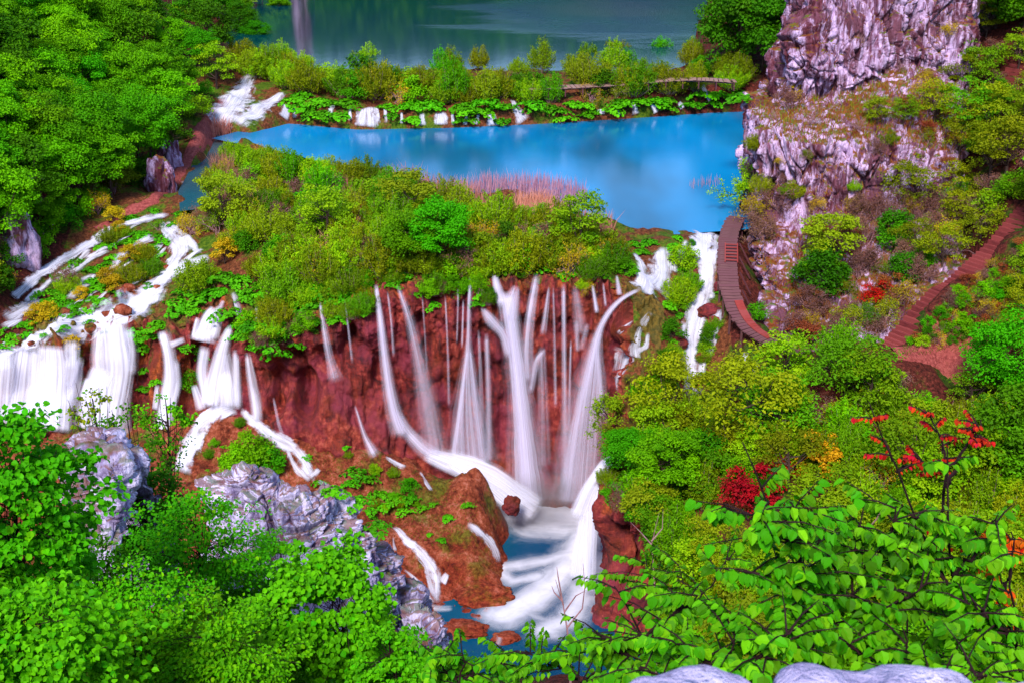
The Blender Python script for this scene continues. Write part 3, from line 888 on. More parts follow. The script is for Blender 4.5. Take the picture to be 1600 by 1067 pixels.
# ================================================================ plant builders
def leaf_quads(buf, P, A, Nr, L, W, rnd, fold=0.0):
    """diamond leaves: P centre, A long axis, Nr face normal"""
    A = unit(A); B = unit(np.cross(Nr, A)); Nn = np.cross(A, B)
    L = np.broadcast_to(np.asarray(L, float), (len(P),))[:, None]; W = np.broadcast_to(np.asarray(W, float), (len(P),))[:, None]
    V = np.stack([P - A * L * .5, P + B * W * .5 - A * L * .05 + Nn * W * fold, P + A * L * .5, P - B * W * .5 - A * L * .05 + Nn * W * fold], 1).reshape(-1, 3)
    q = np.arange(len(P) * 4).reshape(-1, 4)
    buf.add(V, quads=q, rq=rnd)

def leaf_shaped(buf, P, A, Nr, L, W, rnd, broad=True):
    """leaf folded along its midrib: 8 corners, 6 faces"""
    A = unit(A); B = unit(np.cross(Nr, A)); Nn = np.cross(A, B)
    n = len(P)
    L = np.broadcast_to(np.asarray(L, float), (n,))[:, None]; W = np.broadcast_to(np.asarray(W, float), (n,))[:, None]
    prof = [(-.5, 0), (-.22, .40), (.12, .46 if broad else .36), (.34, .22), (.55, 0)]
    bend = lambda t: -0.22 * (t + .5) ** 2
    V = [P + A * L * t + Nn * L * bend(t) for t in (-.5, -.1, .25, .55)]
    for sgn in (1, -1):
        for t, ww in ((-.24, .42), (.10, .46 if broad else .38), (.36, .22)):
            V.append(P + A * L * t + B * W * ww * sgn + Nn * (L * bend(t) + W * .16))
    V = np.stack(V, 1).reshape(-1, 3)
    base = (np.arange(n) * 10)[:, None]
    tr = np.array([(0, 4, 1), (1, 4, 5), (1, 5, 2), (2, 5, 6), (2, 6, 3), (0, 1, 7), (1, 8, 7), (1, 2, 8), (2, 9, 8), (2, 3, 9)])
    T = (base[:, None, :] + tr[None, :, :]).reshape(-1, 3)
    buf.add(V, tris=T, rt=np.repeat(rnd, len(tr)))

def rdir(rs, n):
    return unit(rs.normal(size=(n, 3)))

def make_tree(seed, H=6.5, Rx=2.6, Rz=2.4, nclump=46, per=95, leaf=(.26, .17), flat=.55, mat=None, bark=None, trunk_r=.13, limbs=9, up=.7, spread=.36):
    rs = np.random.RandomState(seed)
    cz = H - Rz
    u = rdir(rs, nclump * 3)
    u = u[u[:, 2] > -0.75][:nclump]
    r = rs.uniform(.35, 1, len(u)) ** .55
    lump = 1 + .30 * pn(u * 1.6 + seed)
    C = u * (r * lump)[:, None] * np.array([Rx, Rx, Rz]) + np.array([0, 0, cz])
    b = Buf()
    for c in C:
        m = int(per * rs.uniform(.6, 1.4))
        rc = Rx * spread * rs.uniform(.65, 1.25)
        dv = rdir(rs, m)
        P = c + dv * (rs.uniform(0, 1, m) ** .45 * rc)[:, None] * np.array([1, 1, flat])
        P[:, 2] -= .25 * ((P[:, :2] - c[:2]) ** 2).sum(1) / rc
        Nr = unit(dv * .5 + np.array([0, 0, up]) + rs.normal(size=(m, 3)) * .38)
        A = unit(np.cross(Nr, rs.normal(size=(m, 3)))); A[:, 2] -= .25
        sz = rs.uniform(.7, 1.25, m)
        leaf_quads(b, P, A, Nr, leaf[0] * sz, leaf[1] * sz, np.clip(rs.uniform(0, 1) * .5 + rs.uniform(0, .5, m), 0, 1), .15)
    crown = b.mesh('crown', mat)
    t = Buf()
    lean = rs.normal(size=2) * .25
    zz = np.linspace(0, 1, 6)
    tp = np.c_[lean[0] * zz ** 2, lean[1] * zz ** 2, zz * cz * 1.1 - .4]
    tube(t, tp, trunk_r * (1 - .65 * zz) + .015, 6)
    for k in range(limbs):
        c = C[rs.randint(len(C))]
        f = rs.uniform(.35, .95); s = tp[0] * (1 - f) + tp[-1] * f
        mid = (s + c) / 2 + np.array([0, 0, -.15 * Rz]) + rs.normal(size=3) * .1
        tube(t, [s, mid, c], [trunk_r * .42, trunk_r * .28, .012], 4)
    return [('trunk', t.mesh('trunk', bark or M_bark)), ('crown', crown)]

def make_willow(seed, H=2.6, Rr=1.7, nst=60, per=70, leaf=(.2, .065), mat=None, bark=None, upright=.75):
    """feathery shrub: thin stems fanning out from the base with narrow leaves along them"""
    rs = np.random.RandomState(seed)
    b = Buf(); t = Buf()
    for k in range(nst):
        az = rs.uniform(0, 2 * math.pi); rad = Rr * math.sqrt(rs.uniform(0.02, 1)); h = H * (1 - .45 * (rad / Rr) ** 2) * rs.uniform(.7, 1.08)
        tip = np.array([math.cos(az) * rad, math.sin(az) * rad, h])
        b0 = np.array([math.cos(az), math.sin(az), 0]) * rad * .25
        mid = (b0 + tip) / 2 + np.array([math.cos(az) * rad * .16, math.sin(az) * rad * .16, 0]) + rs.normal(size=3) * .08
        s = np.linspace(0, 1, 6)[:, None]
        path = (1 - s) ** 2 * b0 + 2 * s * (1 - s) * mid + s ** 2 * tip
        if k % 2 == 0: tube(t, path, np.linspace(.022, .006, 6), 3)
        m = int(per * rs.uniform(.6, 1.3))
        f = rs.uniform(.22, 1.03, m) ** .75
        P = ((1 - f) ** 2)[:, None] * b0 + (2 * f * (1 - f))[:, None] * mid + (f ** 2)[:, None] * tip
        P = P + rs.normal(size=(m, 3)) * (.09 + .13 * (1 - f))[:, None]
        d = unit(tip - mid)
        A = unit(d * upright + rs.normal(size=(m, 3)) * .55)
        Nr = unit(np.array([0, 0, .6]) + np.array([math.cos(az), math.sin(az), 0]) * .4 + rs.normal(size=(m, 3)) * .5)
        sz = rs.uniform(.7, 1.3, m)
        leaf_quads(b, P, A, Nr, leaf[0] * sz, leaf[1] * sz, np.clip(rs.uniform(0, .5) + rs.uniform(0, .5, m), 0, 1), .1)
    return [('stems', t.mesh('stems', bark or M_twig)), ('foliage', b.mesh('foliage', mat))]

def make_twiggy(seed, H=3.0, Rr=1.6, depth=4, mat=None, leaf=(.14, .09), dens=1.0, bark=None, r0=.05, nmain=5):
    """open shrub or small tree whose branching twigs show, with few leaves"""
    rs = np.random.RandomState(seed)
    t = Buf(); tips = []
    def grow(p, d, L, r, lev):
        q = p + d * L * .5 + rs.normal(size=3) * L * .06; e = q + unit(d + rs.normal(size=3) * .25) * L * .5
        tube(t, [p, q, e], [r, r * .85, r * .62], 3 if lev > 1 else 5)
        if lev >= 2: tips.append((e, d)); tips.append((q, d))
        if lev >= depth: return
        for k in range(rs.randint(2, 4)):
            nd = unit(d + rs.normal(size=3) * .55 + np.array([0, 0, .12]))
            f = rs.uniform(.4, 1)
            grow(p + (e - p) * f, nd, L * rs.uniform(.55, .8), r * .58, lev + 1)
    for k in range(nmain):
        az = rs.uniform(0, 6.283); s = rs.uniform(.15, .75) * Rr / H * 1.4
        grow(np.array([math.cos(az) * .05, math.sin(az) * .05, -.1]), unit(np.array([math.cos(az) * s, math.sin(az) * s, 1])), H * .42, r0, 0)
    parts = [('branches', t.mesh('branches', bark or M_twig))]
    if mat is not None:
        b = Buf()
        for e, d in tips:
            m = rs.poisson(5 * dens)
            if m == 0: continue
            P = e + rs.normal(size=(m, 3)) * .14
            Nr = unit(np.array([0, 0, .7]) + rs.normal(size=(m, 3)) * .5)
            A = unit(rs.normal(size=(m, 3))); sz = rs.uniform(.7, 1.3, m)
            leaf_quads(b, P, A, Nr, leaf[0] * sz, leaf[1] * sz, rs.uniform(0, 1, m), .15)
        parts.append(('foliage', b.mesh('foliage', mat)))
    return parts

def make_butterbur(seed, Rr=1.0, n=95, size=.34, mat=None):
    """dome of big round leaves"""
    rs = np.random.RandomState(seed)
    n = int(n * 1.9); size = size * .72
    b = Buf()
    az = rs.uniform(0, 6.283, n); rr = Rr * np.sqrt(rs.uniform(0, 1, n)) * (1 + .3 * np.sin(3 * az + seed))
    h = .48 * (1 - (rr / (Rr * 1.35)) ** 2) * rs.uniform(.65, 1.2, n) + .05
    C = np.c_[np.cos(az) * rr, np.sin(az) * rr, h]
    Nr = unit(np.c_[np.cos(az) * rr / Rr * .75, np.sin(az) * rr / Rr * .75, np.ones(n)] + rs.normal(size=(n, 3)) * .3)
    A = unit(np.cross(Nr, rs.normal(size=(n, 3)))); B = np.cross(Nr, A)
    s = size * rs.uniform(.55, 1.2, n)
    V = [C - Nr * (s * .12)[:, None]]
    for k in range(7):
        th = k * 2 * math.pi / 7 + .2
        rad = s * .5 * (1.0 if k != 3 else .8)
        V.append(C + A * (math.cos(th) * rad)[:, None] + B * (math.sin(th) * rad)[:, None] + Nr * (rs.uniform(-.06, .06, n) * s)[:, None])
    V = np.stack(V, 1).reshape(-1, 3)
    tr = np.array([(0, 1 + k, 1 + (k + 1) % 7) for k in range(7)])
    T = ((np.arange(n) * 8)[:, None, None] + tr[None]).reshape(-1, 3)
    b.add(V, tris=T, rt=np.repeat(rs.uniform(0, 1, n), 7))
    return [('leaves', b.mesh('leaves', mat or M_butter))]

KIND = {}
def kind(name, variants): KIND[name] = variants
kind('tree', [make_tree(100 + k, H=6.4 + .5 * (k % 3), Rx=2.5 + .25 * (k % 4), Rz=2.2 + .2 * (k % 3), nclump=75, per=190, leaf=(.20, .125), mat=M_tree, flat=.45, spread=.33) for k in range(7)])
kind('dark_tree', [make_tree(140 + k, H=7.5, Rx=2.8, Rz=3.2, nclump=60, per=95, leaf=(.28, .18), mat=M_dark) for k in range(3)])
kind('lime_tree', [make_tree(160 + k, H=4.6, Rx=1.8, Rz=1.9, nclump=34, per=90, leaf=(.2, .12), mat=M_lime, flat=.4, spread=.42) for k in range(3)])
kind('layered_tree', [make_tree(180 + k, H=5.0, Rx=2.2, Rz=2.1, nclump=30, per=95, leaf=(.2, .12), mat=M_olive, flat=.25, spread=.45, limbs=14) for k in range(3)])
kind('bush', [make_tree(200 + k, H=2.4, Rx=1.35, Rz=1.2, nclump=26, per=85, leaf=(.18, .12), mat=[M_tree, M_lime, M_dark, M_tree][k], flat=.7, trunk_r=.05, spread=.45) for k in range(4)])
kind('yellow_bush', [make_tree(220 + k, H=2.2, Rx=1.0, Rz=1.0, nclump=22, per=80, leaf=(.15, .10), mat=M_yellow, flat=.6, trunk_r=.05, spread=.45) for k in range(2)])
kind('gold_bush', [make_tree(230, H=2.4, Rx=.95, Rz=1.2, nclump=22, per=80, leaf=(.15, .10), mat=M_gold, flat=.6, trunk_r=.05, spread=.45)])
kind('red_bush', [make_tree(240, H=2.4, Rx=1.3, Rz=1.2, nclump=26, per=80, leaf=(.15, .10), mat=M_red, flat=.5, trunk_r=.05, spread=.42)])
kind('rust_bush', [make_tree(245 + k, H=2.2, Rx=1.25, Rz=1.1, nclump=24, per=70, leaf=(.15, .10), mat=M_rust, flat=.5, trunk_r=.05, spread=.42) for k in range(2)])
kind('willow', [make_willow(300 + k, H=2.5 + .2 * (k % 3), Rr=1.7 + .15 * (k % 3), nst=75, per=75, mat=[M_olive, M_lime, M_olive, M_lime, M_olive][k]) for k in range(5)])
kind('feather', [make_willow(320 + k, H=3.4, Rr=1.5, nst=55, per=85, leaf=(.22, .07), mat=[M_olive, M_lime, M_tree][k], upright=.45) for k in range(3)])
kind('twiggy', [make_twiggy(400 + k, H=2.6, Rr=1.7, depth=4, mat=[M_mauve, M_olive, M_yellow, M_mauve][k], dens=.6, leaf=(.11, .07), r0=.04) for k in range(4)])
kind('bare', [make_twiggy(420 + k, H=2.2, Rr=1.6, depth=4, mat=None, r0=.035) for k in range(2)])
kind('butterbur', [make_butterbur(500 + k, Rr=1.0 + .2 * (k % 2), n=110) for k in range(5)])
kind('branchy_tree', [make_twiggy(440 + k, H=4.2, Rr=2.2, depth=5, mat=[M_lime, M_tree, M_olive][k], dens=.55, leaf=(.16, .10), r0=.07, nmain=3, bark=M_bark_dark) for k in range(3)])

NAMES = {'tree': ('leafy_tree', 'tree'), 'dark_tree': ('dark_leafy_tree', 'tree'), 'lime_tree': ('lime_green_tree', 'tree'), 'layered_tree': ('layered_tree', 'tree'), 'bush': ('leafy_bush', 'bush'),
         'yellow_bush': ('yellow_bush', 'bush'), 'gold_bush': ('golden_bush', 'bush'), 'red_bush': ('red_bush', 'bush'), 'rust_bush': ('rusty_bush', 'bush'), 'willow': ('willow_shrub', 'shrub'), 'feather': ('feathery_shrub', 'shrub'),
         'twiggy': ('twiggy_shrub', 'shrub'), 'bare': ('bare_shrub', 'shrub'), 'butterbur': ('butterbur_clump', 'plant'), 'branchy_tree': ('branchy_tree', 'tree')}
prs = random.Random(11)
PLACED = []
def put(kd, loc, label, group=None, scale=1.0, squash=1.0, var=None, tilt=0.0):
    vs = KIND[kd]
    parts = vs[prs.randrange(len(vs)) if var is None else var]
    nm, ct = NAMES[kd]
    loc = np.asarray(loc, float)
    e = empty(nm, loc, label, ct, group, (tilt * prs.uniform(-1, 1), tilt * prs.uniform(-1, 1), prs.uniform(0, 6.28)), (scale, scale, scale * squash))
    for pn_, me_ in parts:
        link(pn_, me_, e)
    PLACED.append((kd, loc))
    return e

def scatter(poly, spacing, seed, jit=.42):
    rs = random.Random(seed)
    xs = [p[0] for p in poly]; ys = [p[1] for p in poly]
    out = []
    yv = min(ys); row = 0
    while yv < max(ys):
        xv = min(xs) + (spacing / 2 if row % 2 else 0)
        while xv < max(xs):
            q = (xv + rs.uniform(-jit, jit) * spacing, yv + rs.uniform(-jit, jit) * spacing)
            if inpoly(np.array([q]), poly)[0]: out.append(q)
            xv += spacing
        yv += spacing * .8; row += 1
    out.sort(key=lambda q: q[1])
    return out

def size_word(sc, rng):
    f = (sc - rng[0]) / (rng[1] - rng[0] + 1e-6)
    return 'small' if f < .3 else ('large' if f > .72 else 'middling')

def field(poly, spacing, seed, kinds, label, group, sc=(.8, 1.2), only=None, nzmin=.15, sink=.1, squash=(.85, 1.1), skip=None, zone=None):
    """plants of the given kinds over a stretch of the ground"""
    rs = random.Random(seed * 7 + 1)
    ks = [k for k, wgt in kinds for _ in range(wgt)]
    for px, py in scatter(poly, spacing, seed):
        h = hit(px, py, only)
        if h is None or h[1][2] < nzmin: continue
        p = h[0].copy()
        if skip is not None and skip(px, py, p): continue
        kd = rs.choice(ks)
        lb = label[kd] if isinstance(label, dict) else label
        gp = group[kd] if isinstance(group, dict) else group
        p[2] -= sink
        s_ = rs.uniform(*sc)
        if zone is not None:
            z = zone(px, py); sw = size_word(s_, sc)
            lb = sw + ' ' + lb + ', ' + z; gp = sw + ' ' + gp + ', ' + z
        put(kd, p, lb, gp, s_, rs.uniform(*squash))

def zone_wood(px, py):
    if px > 345: return 'overhanging the far lake'
    if py < 45: return 'along the top edge, ' + ('far left' if px < 120 else 'middle' if px < 240 else 'nearer the lake')
    if px < 60: return 'at the left picture edge, ' + ('upper' if py < 170 else 'middle' if py < 300 else 'lower')
    if py > 300: return 'right above the stream cascade'
    if px + py * .55 > 345: return 'beside the dirt trail'
    return ('high' if py < 130 else 'midway' if py < 220 else 'low') + ' in the wood, ' + ('left half' if px < 170 else 'right half')
def zone_bank(px, py):
    return 'at the rapids end' if px < 480 else 'left of the short walkway' if px < 580 else 'above the widest little fall' if px < 690 else 'near the bank middle' if px < 800 else 'at the start of the boardwalk' if px < 900 else 'along the boardwalk' if px < 1030 else 'at the tower end'
def zone_thicket(px, py):
    c = 'at the left end' if px < 420 else 'left of centre' if px < 540 else 'in the middle' if px < 680 else 'right of centre' if px < 820 else 'at the right end'
    return c + (', near the wall' if py > 390 else ', halfway' if py > 320 else ', near the lake')
def zone_right(px, py):
    c = 'by the gorge' if px < 1080 else 'left part' if px < 1200 else 'centre' if px < 1330 else 'right part' if px < 1470 else 'right picture edge'
    r = 'top row' if py < 640 else 'upper half' if py < 720 else 'lower half' if py < 820 else 'bottom row'
    return c + ', ' + r
def zone_face(px, py):
    return ('left' if px < 1330 else 'middle' if px < 1430 else 'right') + (' foot' if py > 460 else ' flank' if py > 390 else ' upper part')
def zone_slope(px, py):
    return ('upper' if py < 150 else 'middle' if py < 240 else 'lower') + (' part, by the rock' if px < 1560 else ' part, at the edge')

def zone_lr(px, py):
    return 'far left' if px < 330 else 'left' if px < 480 else 'left of centre' if px < 620 else 'centre' if px < 760 else 'right of centre' if px < 880 else 'right' if px < 1000 else 'far right'
def zone_cas(px, py):
    return ('upper' if py < 390 else 'middle' if py < 445 else 'lower') + (' left' if px < 150 else ' right')
# ================================================================ white water
WRS = np.random.RandomState(5)
WATERPX = []
def ribbon(name, pts, mat, mode='fall', lift=.14, nrm=None, label=None, cat='waterfall', kind=None, layers=2, rows_per_m=5, nu=None, zlock=None, group=None, Yoff=0.0, front=None):
    """pts: (px, py, width_px, density[, Y]) along the flow.
    fall: hangs in front of the wall; flow: lies on the ground under it"""
    P = []; Nr = []; W = []; D = []
    if zlock is None and name != 'rivulet': WATERPX.append([p[:3] for p in pts])
    for p in pts:
        px, py, wpx, de = p[:4]
        if zlock is not None:
            q = atZ(px, py, zlock); n = np.array([0, 0, 1.0])
        elif len(p) > 4 and p[4] is not None:
            q = atY(px, py, p[4]); n = np.array([0, -1.0, .25])
        else:
            h = hit(px, py)
            q, n = (h[0], h[1]) if h is not None else (atY(px, py, 70), np.array([0, -1.0, .3]))
        P.append(q); Nr.append(n); D.append(de); W.append(wpx * proj(q)[2] / FPX)
    P = np.array(P); Nr = np.array(Nr); W = np.array(W); D = np.array(D)
    if mode == 'fall':
        # falling water never goes back into the wall: distance from it can only grow downwards
        Yv = P[:, 1].copy()
        for i in range(1, len(Yv)): Yv[i] = min(Yv[i], Yv[i - 1] + .02)
        for i in range(len(P)):
            if abs(Yv[i] - P[i, 1]) > 1e-6:
                q = proj(P[i]); P[i] = atY(q[0], q[1], Yv[i])
        Nr[:] = np.array([0, -.95, .3])
    if nrm is not None: Nr[:] = np.array(nrm)
    seg = np.linalg.norm(np.diff(P, axis=0), axis=1); L = np.concatenate([[0], np.cumsum(seg)])
    n = max(6, int(L[-1] * rows_per_m))
    s = np.linspace(0, L[-1], n)
    def ip(A):
        A = np.asarray(A, float)
        if A.ndim == 1: r = np.interp(s, L, A)
        else: r = np.stack([np.interp(s, L, A[:, k]) for k in range(A.shape[1])], 1)
        # soften the corners
        k = max(1, int(n / max(4, 3 * len(L))))
        for _ in range(2):
            pad = np.concatenate([np.repeat(r[:1], k, 0), r, np.repeat(r[-1:], k, 0)])
            c = np.cumsum(np.concatenate([np.zeros_like(pad[:1]), pad]), 0)
            w_ = 2 * k + 1
            r2 = (c[w_:] - c[:-w_]) / w_
            r2[0] = r[0]; r2[-1] = r[-1]
            r = r2
        return r
    Pc, Nc, Wc, Dc = ip(P), unit(ip(Nr)), ip(W), ip(D)
    if mode == 'fall':
        # keep the water clear of every bulge of the wall it passes
        Yc = Pc[:, 1].copy()
        for i in range(n):
            q = proj(Pc[i]); wp = Wc[i] * FPX / q[2]
            for f_ in (-.3, 0, .3):
                h = hit(q[0] + f_ * wp, q[1], [o_wall])
                if h is not None and h[0][1] > Yc[i] - 3.0: Yc[i] = min(Yc[i], h[0][1] - .05)
        Yc = np.minimum.accumulate(Yc)
        k = max(1, n // 14); pad = np.concatenate([np.repeat(Yc[:1], k), Yc, np.repeat(Yc[-1:], k)]); cs = np.cumsum(np.concatenate([[0], pad]))
        Yc = np.minimum((cs[2 * k + 1:] - cs[:-2 * k - 1]) / (2 * k + 1), Yc + .1)
        for i in range(n):
            q = proj(Pc[i]); Pc[i] = atY(q[0], q[1], Yc[i])
    e0 = min(.5, L[-1] * .2)
    e1 = min(.55, L[-1] * .15); fe = sst(0, e1, L[-1] - s)
    Dc = (Dc * sst(0, e0, s + .05)) * fe - .05 * (1 - fe)
    T = unit(np.gradient(Pc, axis=0))
    Cx = unit(np.cross(T, Nc))
    if Cx[:, 0].mean() < 0: Cx = -Cx
    Cx = unit(np.stack([np.convolve(np.pad(Cx[:, k], 3, mode='edge'), np.ones(7) / 7, 'valid') for k in range(3)], 1))
    m = nu or int(np.clip(Wc.max() / .12, 7, 40))
    u = np.linspace(0, 1, m)
    V = []; F = []; su = []; sv = []; eu = []; dn = []; sd_ = []
    base = 0
    wref = Wc.mean()
    for k in range(layers):
        seed = WRS.uniform(0, 100)
        edge_n = pn(np.c_[s * .8, np.full(n, seed), np.zeros(n)]) * .10
        wk = Wc * (1 - .16 * k) * (1 + edge_n)
        g = Pc[:, None, :] + Cx[:, None, :] * ((u - .5)[None, :, None] * wk[:, None, None])
        rel = pn(np.c_[np.repeat(u * wref * 2.2, n).reshape(m, n).T.ravel(), np.tile(s[:, None] * .15, (1, m)).ravel(), np.full(n * m, seed)]).reshape(n, m)
        bul = np.sin(u * math.pi)[None, :] * np.minimum(wk[:, None] * .07, .2)
        g = g + Nc[:, None, :] * (lift + .14 * k + rel * np.minimum(.05 if mode == 'fall' else .12, wref * .12) + (bul if mode == 'fall' else 0))[:, :, None]
        if mode == 'flow':
            gf = g.reshape(-1, 3).copy()
            nn = np.repeat(Nc, m, 0)
            for i in range(len(gf)):
                o = gf[i] + nn[i] * 1.3
                h = cast(o, -nn[i], 2.6, [o_ground, o_apron, o_wall])
                if h is not None:
                    gf[i] = h[0] + nn[i] * (lift * .55 + .05 * k + .05 * rel.ravel()[i])
            g = gf.reshape(n, m, 3)
            for _ in range(2):
                g[1:-1] = (g[:-2] + 2 * g[1:-1] + g[2:]) / 4
                g[:, 1:-1] = (g[:, :-2] + 2 * g[:, 1:-1] + g[:, 2:]) / 4
            g = g + Nc[:, None, :] * .05
        V.append(g.reshape(-1, 3)); F.append(gridq(n, m) + base); base += n * m
        su.append(np.tile((u - .5) * wref, n)); sv.append(np.repeat(s, m)); eu.append(np.tile(u, n)); dn.append(np.repeat(Dc * (1 if k == 0 else .75), m)); sd_.append(np.full(n * m, seed))
    me = mesh_np(name, np.concatenate(V), np.concatenate(F), mat, True, pattr={'su': np.concatenate(su), 'sv': np.concatenate(sv), 'eu': np.concatenate(eu), 'dens': np.concatenate(dn), 'seed': np.concatenate(sd_)})
    return link(name, me, kind=kind, label=label, cat=None if kind else cat, group=group)

def fall(label, *paths, **kw):
    """one waterfall; later paths are its side strands (parts)"""
    o = ribbon(kw.pop('name', 'waterfall'), paths[0], kw.get('mat', M_fall), label=label, **{k: v for k, v in kw.items() if k != 'mat'})
    for p in paths[1:]:
        c = ribbon('side_strand', p, kw.get('mat', M_fall), **{k: v for k, v in kw.items() if k not in ('mat', 'group')}, cat=None)
        for k in ('category', 'label'):
            if k in c: del c[k]
        c.parent = o
    return o
def flow(label, *paths, **kw):
    return fall(label, *paths, mat=M_flow, mode='flow', name=kw.pop('name', 'cascade'), **kw)

# the tall falls of the central wall, from left to right
fall('thin white waterfall beside the dark caves at the left of the red wall', [(500, 462, 7, .9), (506, 505, 13, .9), (516, 560, 18, .9), (528, 598, 40, .8)], [(555, 632, 6, .8), (570, 680, 12, .8), (588, 714, 34, .9)])
fall('narrow bluish waterfall curving down to the left foot of the red wall', [(588, 444, 9, 1.1), (594, 490, 16, 1.1), (601, 550, 22, 1.1), (609, 610, 30, 1.1), (618, 650, 38, 1.05), (630, 682, 48, .9)], [(589, 446, 5, 1.1), (597, 520, 8, 1.2), (606, 590, 11, 1.2), (618, 650, 16, 1.2), (634, 684, 24, 1.1)], [(616, 640, 20, 1.0), (634, 672, 30, 1.2), (660, 700, 36, 1.2), (690, 720, 40, 1.2), (712, 728, 36, 1.0)])
fall('faint veil waterfall slanting right between the bluish fall and the cone', [(622, 447, 9, .8), (640, 495, 20, .9), (655, 560, 32, .85), (670, 640, 52, .7), (682, 716, 66, .65)], mat=M_veil)
fall('cone shaped waterfall widening like a skirt left of the tallest fall', [(736, 425, 9, 1.0), (733, 480, 10, 1.0), (732, 535, 10, 1.2), (730, 600, 44, .95), (732, 660, 80, .9), (738, 728, 116, .95)], [(732, 540, 6, 1.1), (722, 620, 14, 1.0), (708, 725, 24, .9)], [(734, 540, 6, 1.1), (742, 620, 16, 1.1), (754, 730, 30, 1.0)], [(724, 468, 4, .7), (722, 545, 6, .6)], [(760, 520, 12, .7), (763, 600, 16, .5), (764, 725, 24, .4)], [(748, 515, 7, .6), (752, 600, 12, .4), (754, 700, 18, .3)], layers=3)
fall('tallest broad white waterfall with a forked top in the middle of the red wall', [(790, 455, 38, 1.4), (797, 500, 38, 1.4), (806, 560, 42, 1.3), (815, 650, 58, 1.2), (826, 790, 96, 1.1)], [(792, 458, 20, 1.4), (799, 520, 22, 1.4), (808, 590, 26, 1.4), (816, 670, 34, 1.3), (824, 790, 56, 1.2)], [(770, 418, 10, 1.2), (776, 448, 18, 1.3), (788, 480, 26, 1.3)], [(806, 446, 16, 1.3), (800, 470, 30, 1.3), (797, 500, 32, 1.3)], [(752, 480, 8, .9), (766, 500, 30, 1.0), (786, 520, 20, 1.2), (797, 560, 22, 1.2)])
fall('white waterfall breaking on a ledge just right of the tallest fall', [(839, 428, 16, 1.1), (828, 490, 22, 1.1), (823, 548, 26, .9), (826, 600, 28, .5)], [(852, 545, 10, .9), (838, 560, 20, .9), (828, 615, 20, .6)], [(846, 540, 16, .7), (848, 620, 22, .55), (850, 735, 34, .4)], [(858, 448, 6, .8), (853, 490, 12, .8), (848, 525, 16, .6)])
fall('straight thread of water on a green mossy streak', [(880, 443, 10, 1.0), (881, 520, 11, .8), (882, 620, 14, .6), (882, 765, 22, .45)], mat=M_veil)
fall('group of hair thin trickles splashing on a small ledge', [(898, 446, 14, .45), (904, 490, 26, .45), (908, 525, 30, .5)], [(900, 500, 14, .7), (902, 550, 12, .6)], [(918, 505, 12, .6), (908, 548, 14, .4)], mat=M_veil)
fall('great fan shaped waterfall springing from the mossy mound at the right', [(1000, 452, 9, 1.2), (972, 464, 11, 1.3), (952, 484, 14, 1.3), (936, 512, 17, 1.25), (930, 534, 24, 1.2), (924, 575, 54, 1.05), (914, 650, 86, .95), (902, 790, 118, .9)], [(940, 510, 12, 1.2), (916, 590, 20, 1.1), (896, 680, 26, 1.0), (880, 790, 36, .9)], [(930, 530, 10, 1.2), (936, 590, 16, 1.1), (940, 650, 20, 1.0)], [(925, 445, 8, .8), (932, 490, 14, .8)], [(963, 430, 6, .8), (968, 462, 14, .9)], layers=3)
flow('web of thin rivulets over the red mossy mound', [(1018, 488, 10, .9), (1000, 510, 14, .9), (986, 535, 16, .9), (974, 552, 24, 1.0), (968, 600, 36, .8)], [(1015, 520, 8, .8), (1012, 545, 12, .8), (988, 552, 12, .7)], [(962, 540, 8, .6), (960, 590, 12, .5)], [(990, 500, 7, .7), (965, 520, 10, .7)], layers=1)
# right-hand cascades
flow('twin white cascade dropping to a shelf above the mossy mound', [(990, 398, 12, 1.2), (1000, 420, 22, 1.3), (1008, 446, 40, 1.4), (1000, 458, 60, 1.4)], [(1036, 388, 22, 1.2), (1034, 410, 46, 1.1), (1032, 438, 56, 1.2), (1018, 452, 60, 1.4)], [(1072, 378, 14, 1.1), (1062, 398, 18, 1.1), (1058, 412, 16, .9)])
flow('long stepped torrent beside the wooden boardwalk', [(1098, 366, 43.2, 1.5), (1102, 396, 40.32, 1.6), (1104, 420, 34.56, 1.3), (1104, 446, 31.68, 1.3), (1094, 470, 38.88, 1.2), (1084, 500, 40.32, 1.3), (1078, 540, 40.32, 1.3), (1076, 580, 40.32, 1.3), (1078, 622, 36, 1.2)], [(1128, 486, 21.6, 1.2), (1112, 520, 33.12, 1.2), (1096, 560, 36, 1.2)], [(1080, 372, 16, 1.1), (1086, 392, 18, 1.1), (1090, 410, 12, 1.0)], [(1120, 370, 14, 1.1), (1118, 396, 16, 1.1), (1112, 420, 12, 1.0)], [(1070, 505, 12, 1.0), (1062, 540, 16, 1.0), (1060, 590, 18, 1.0)], [(1104, 540, 14, 1.0), (1098, 580, 16, 1.0), (1092, 618, 16, .9)])
flow('small twin cascade in greenery below the boardwalk bend', [(1168, 552, 14, 1.1), (1160, 572, 18, 1.2), (1146, 592, 24, 1.1)], [(1182, 568, 12, 1.0), (1178, 584, 18, 1.0), (1182, 600, 16, .8)])
fall('white sheet sliding over the dark bank into the gorge', [(990, 698, 26, 1.1, 62.5), (960, 716, 34, 1.3, 62.0), (938, 744, 38, 1.4, 61.4), (924, 785, 40, 1.4, 60.6), (915, 840, 46, 1.3, 60.0), (908, 910, 52, 1.2, 59.0)], [(972, 706, 18, 1.0, 62.0), (945, 726, 24, 1.2, 61.5), (920, 765, 30, 1.2, 60.8), (902, 810, 40, 1.0, 60.4)], [(926, 790, 26, 1.1, 60.2), (922, 860, 26, 1.0, 59.2), (920, 930, 30, .9, 58.2)], mode='none', nrm=(-.55, -.75, .35), mat=M_sheet)
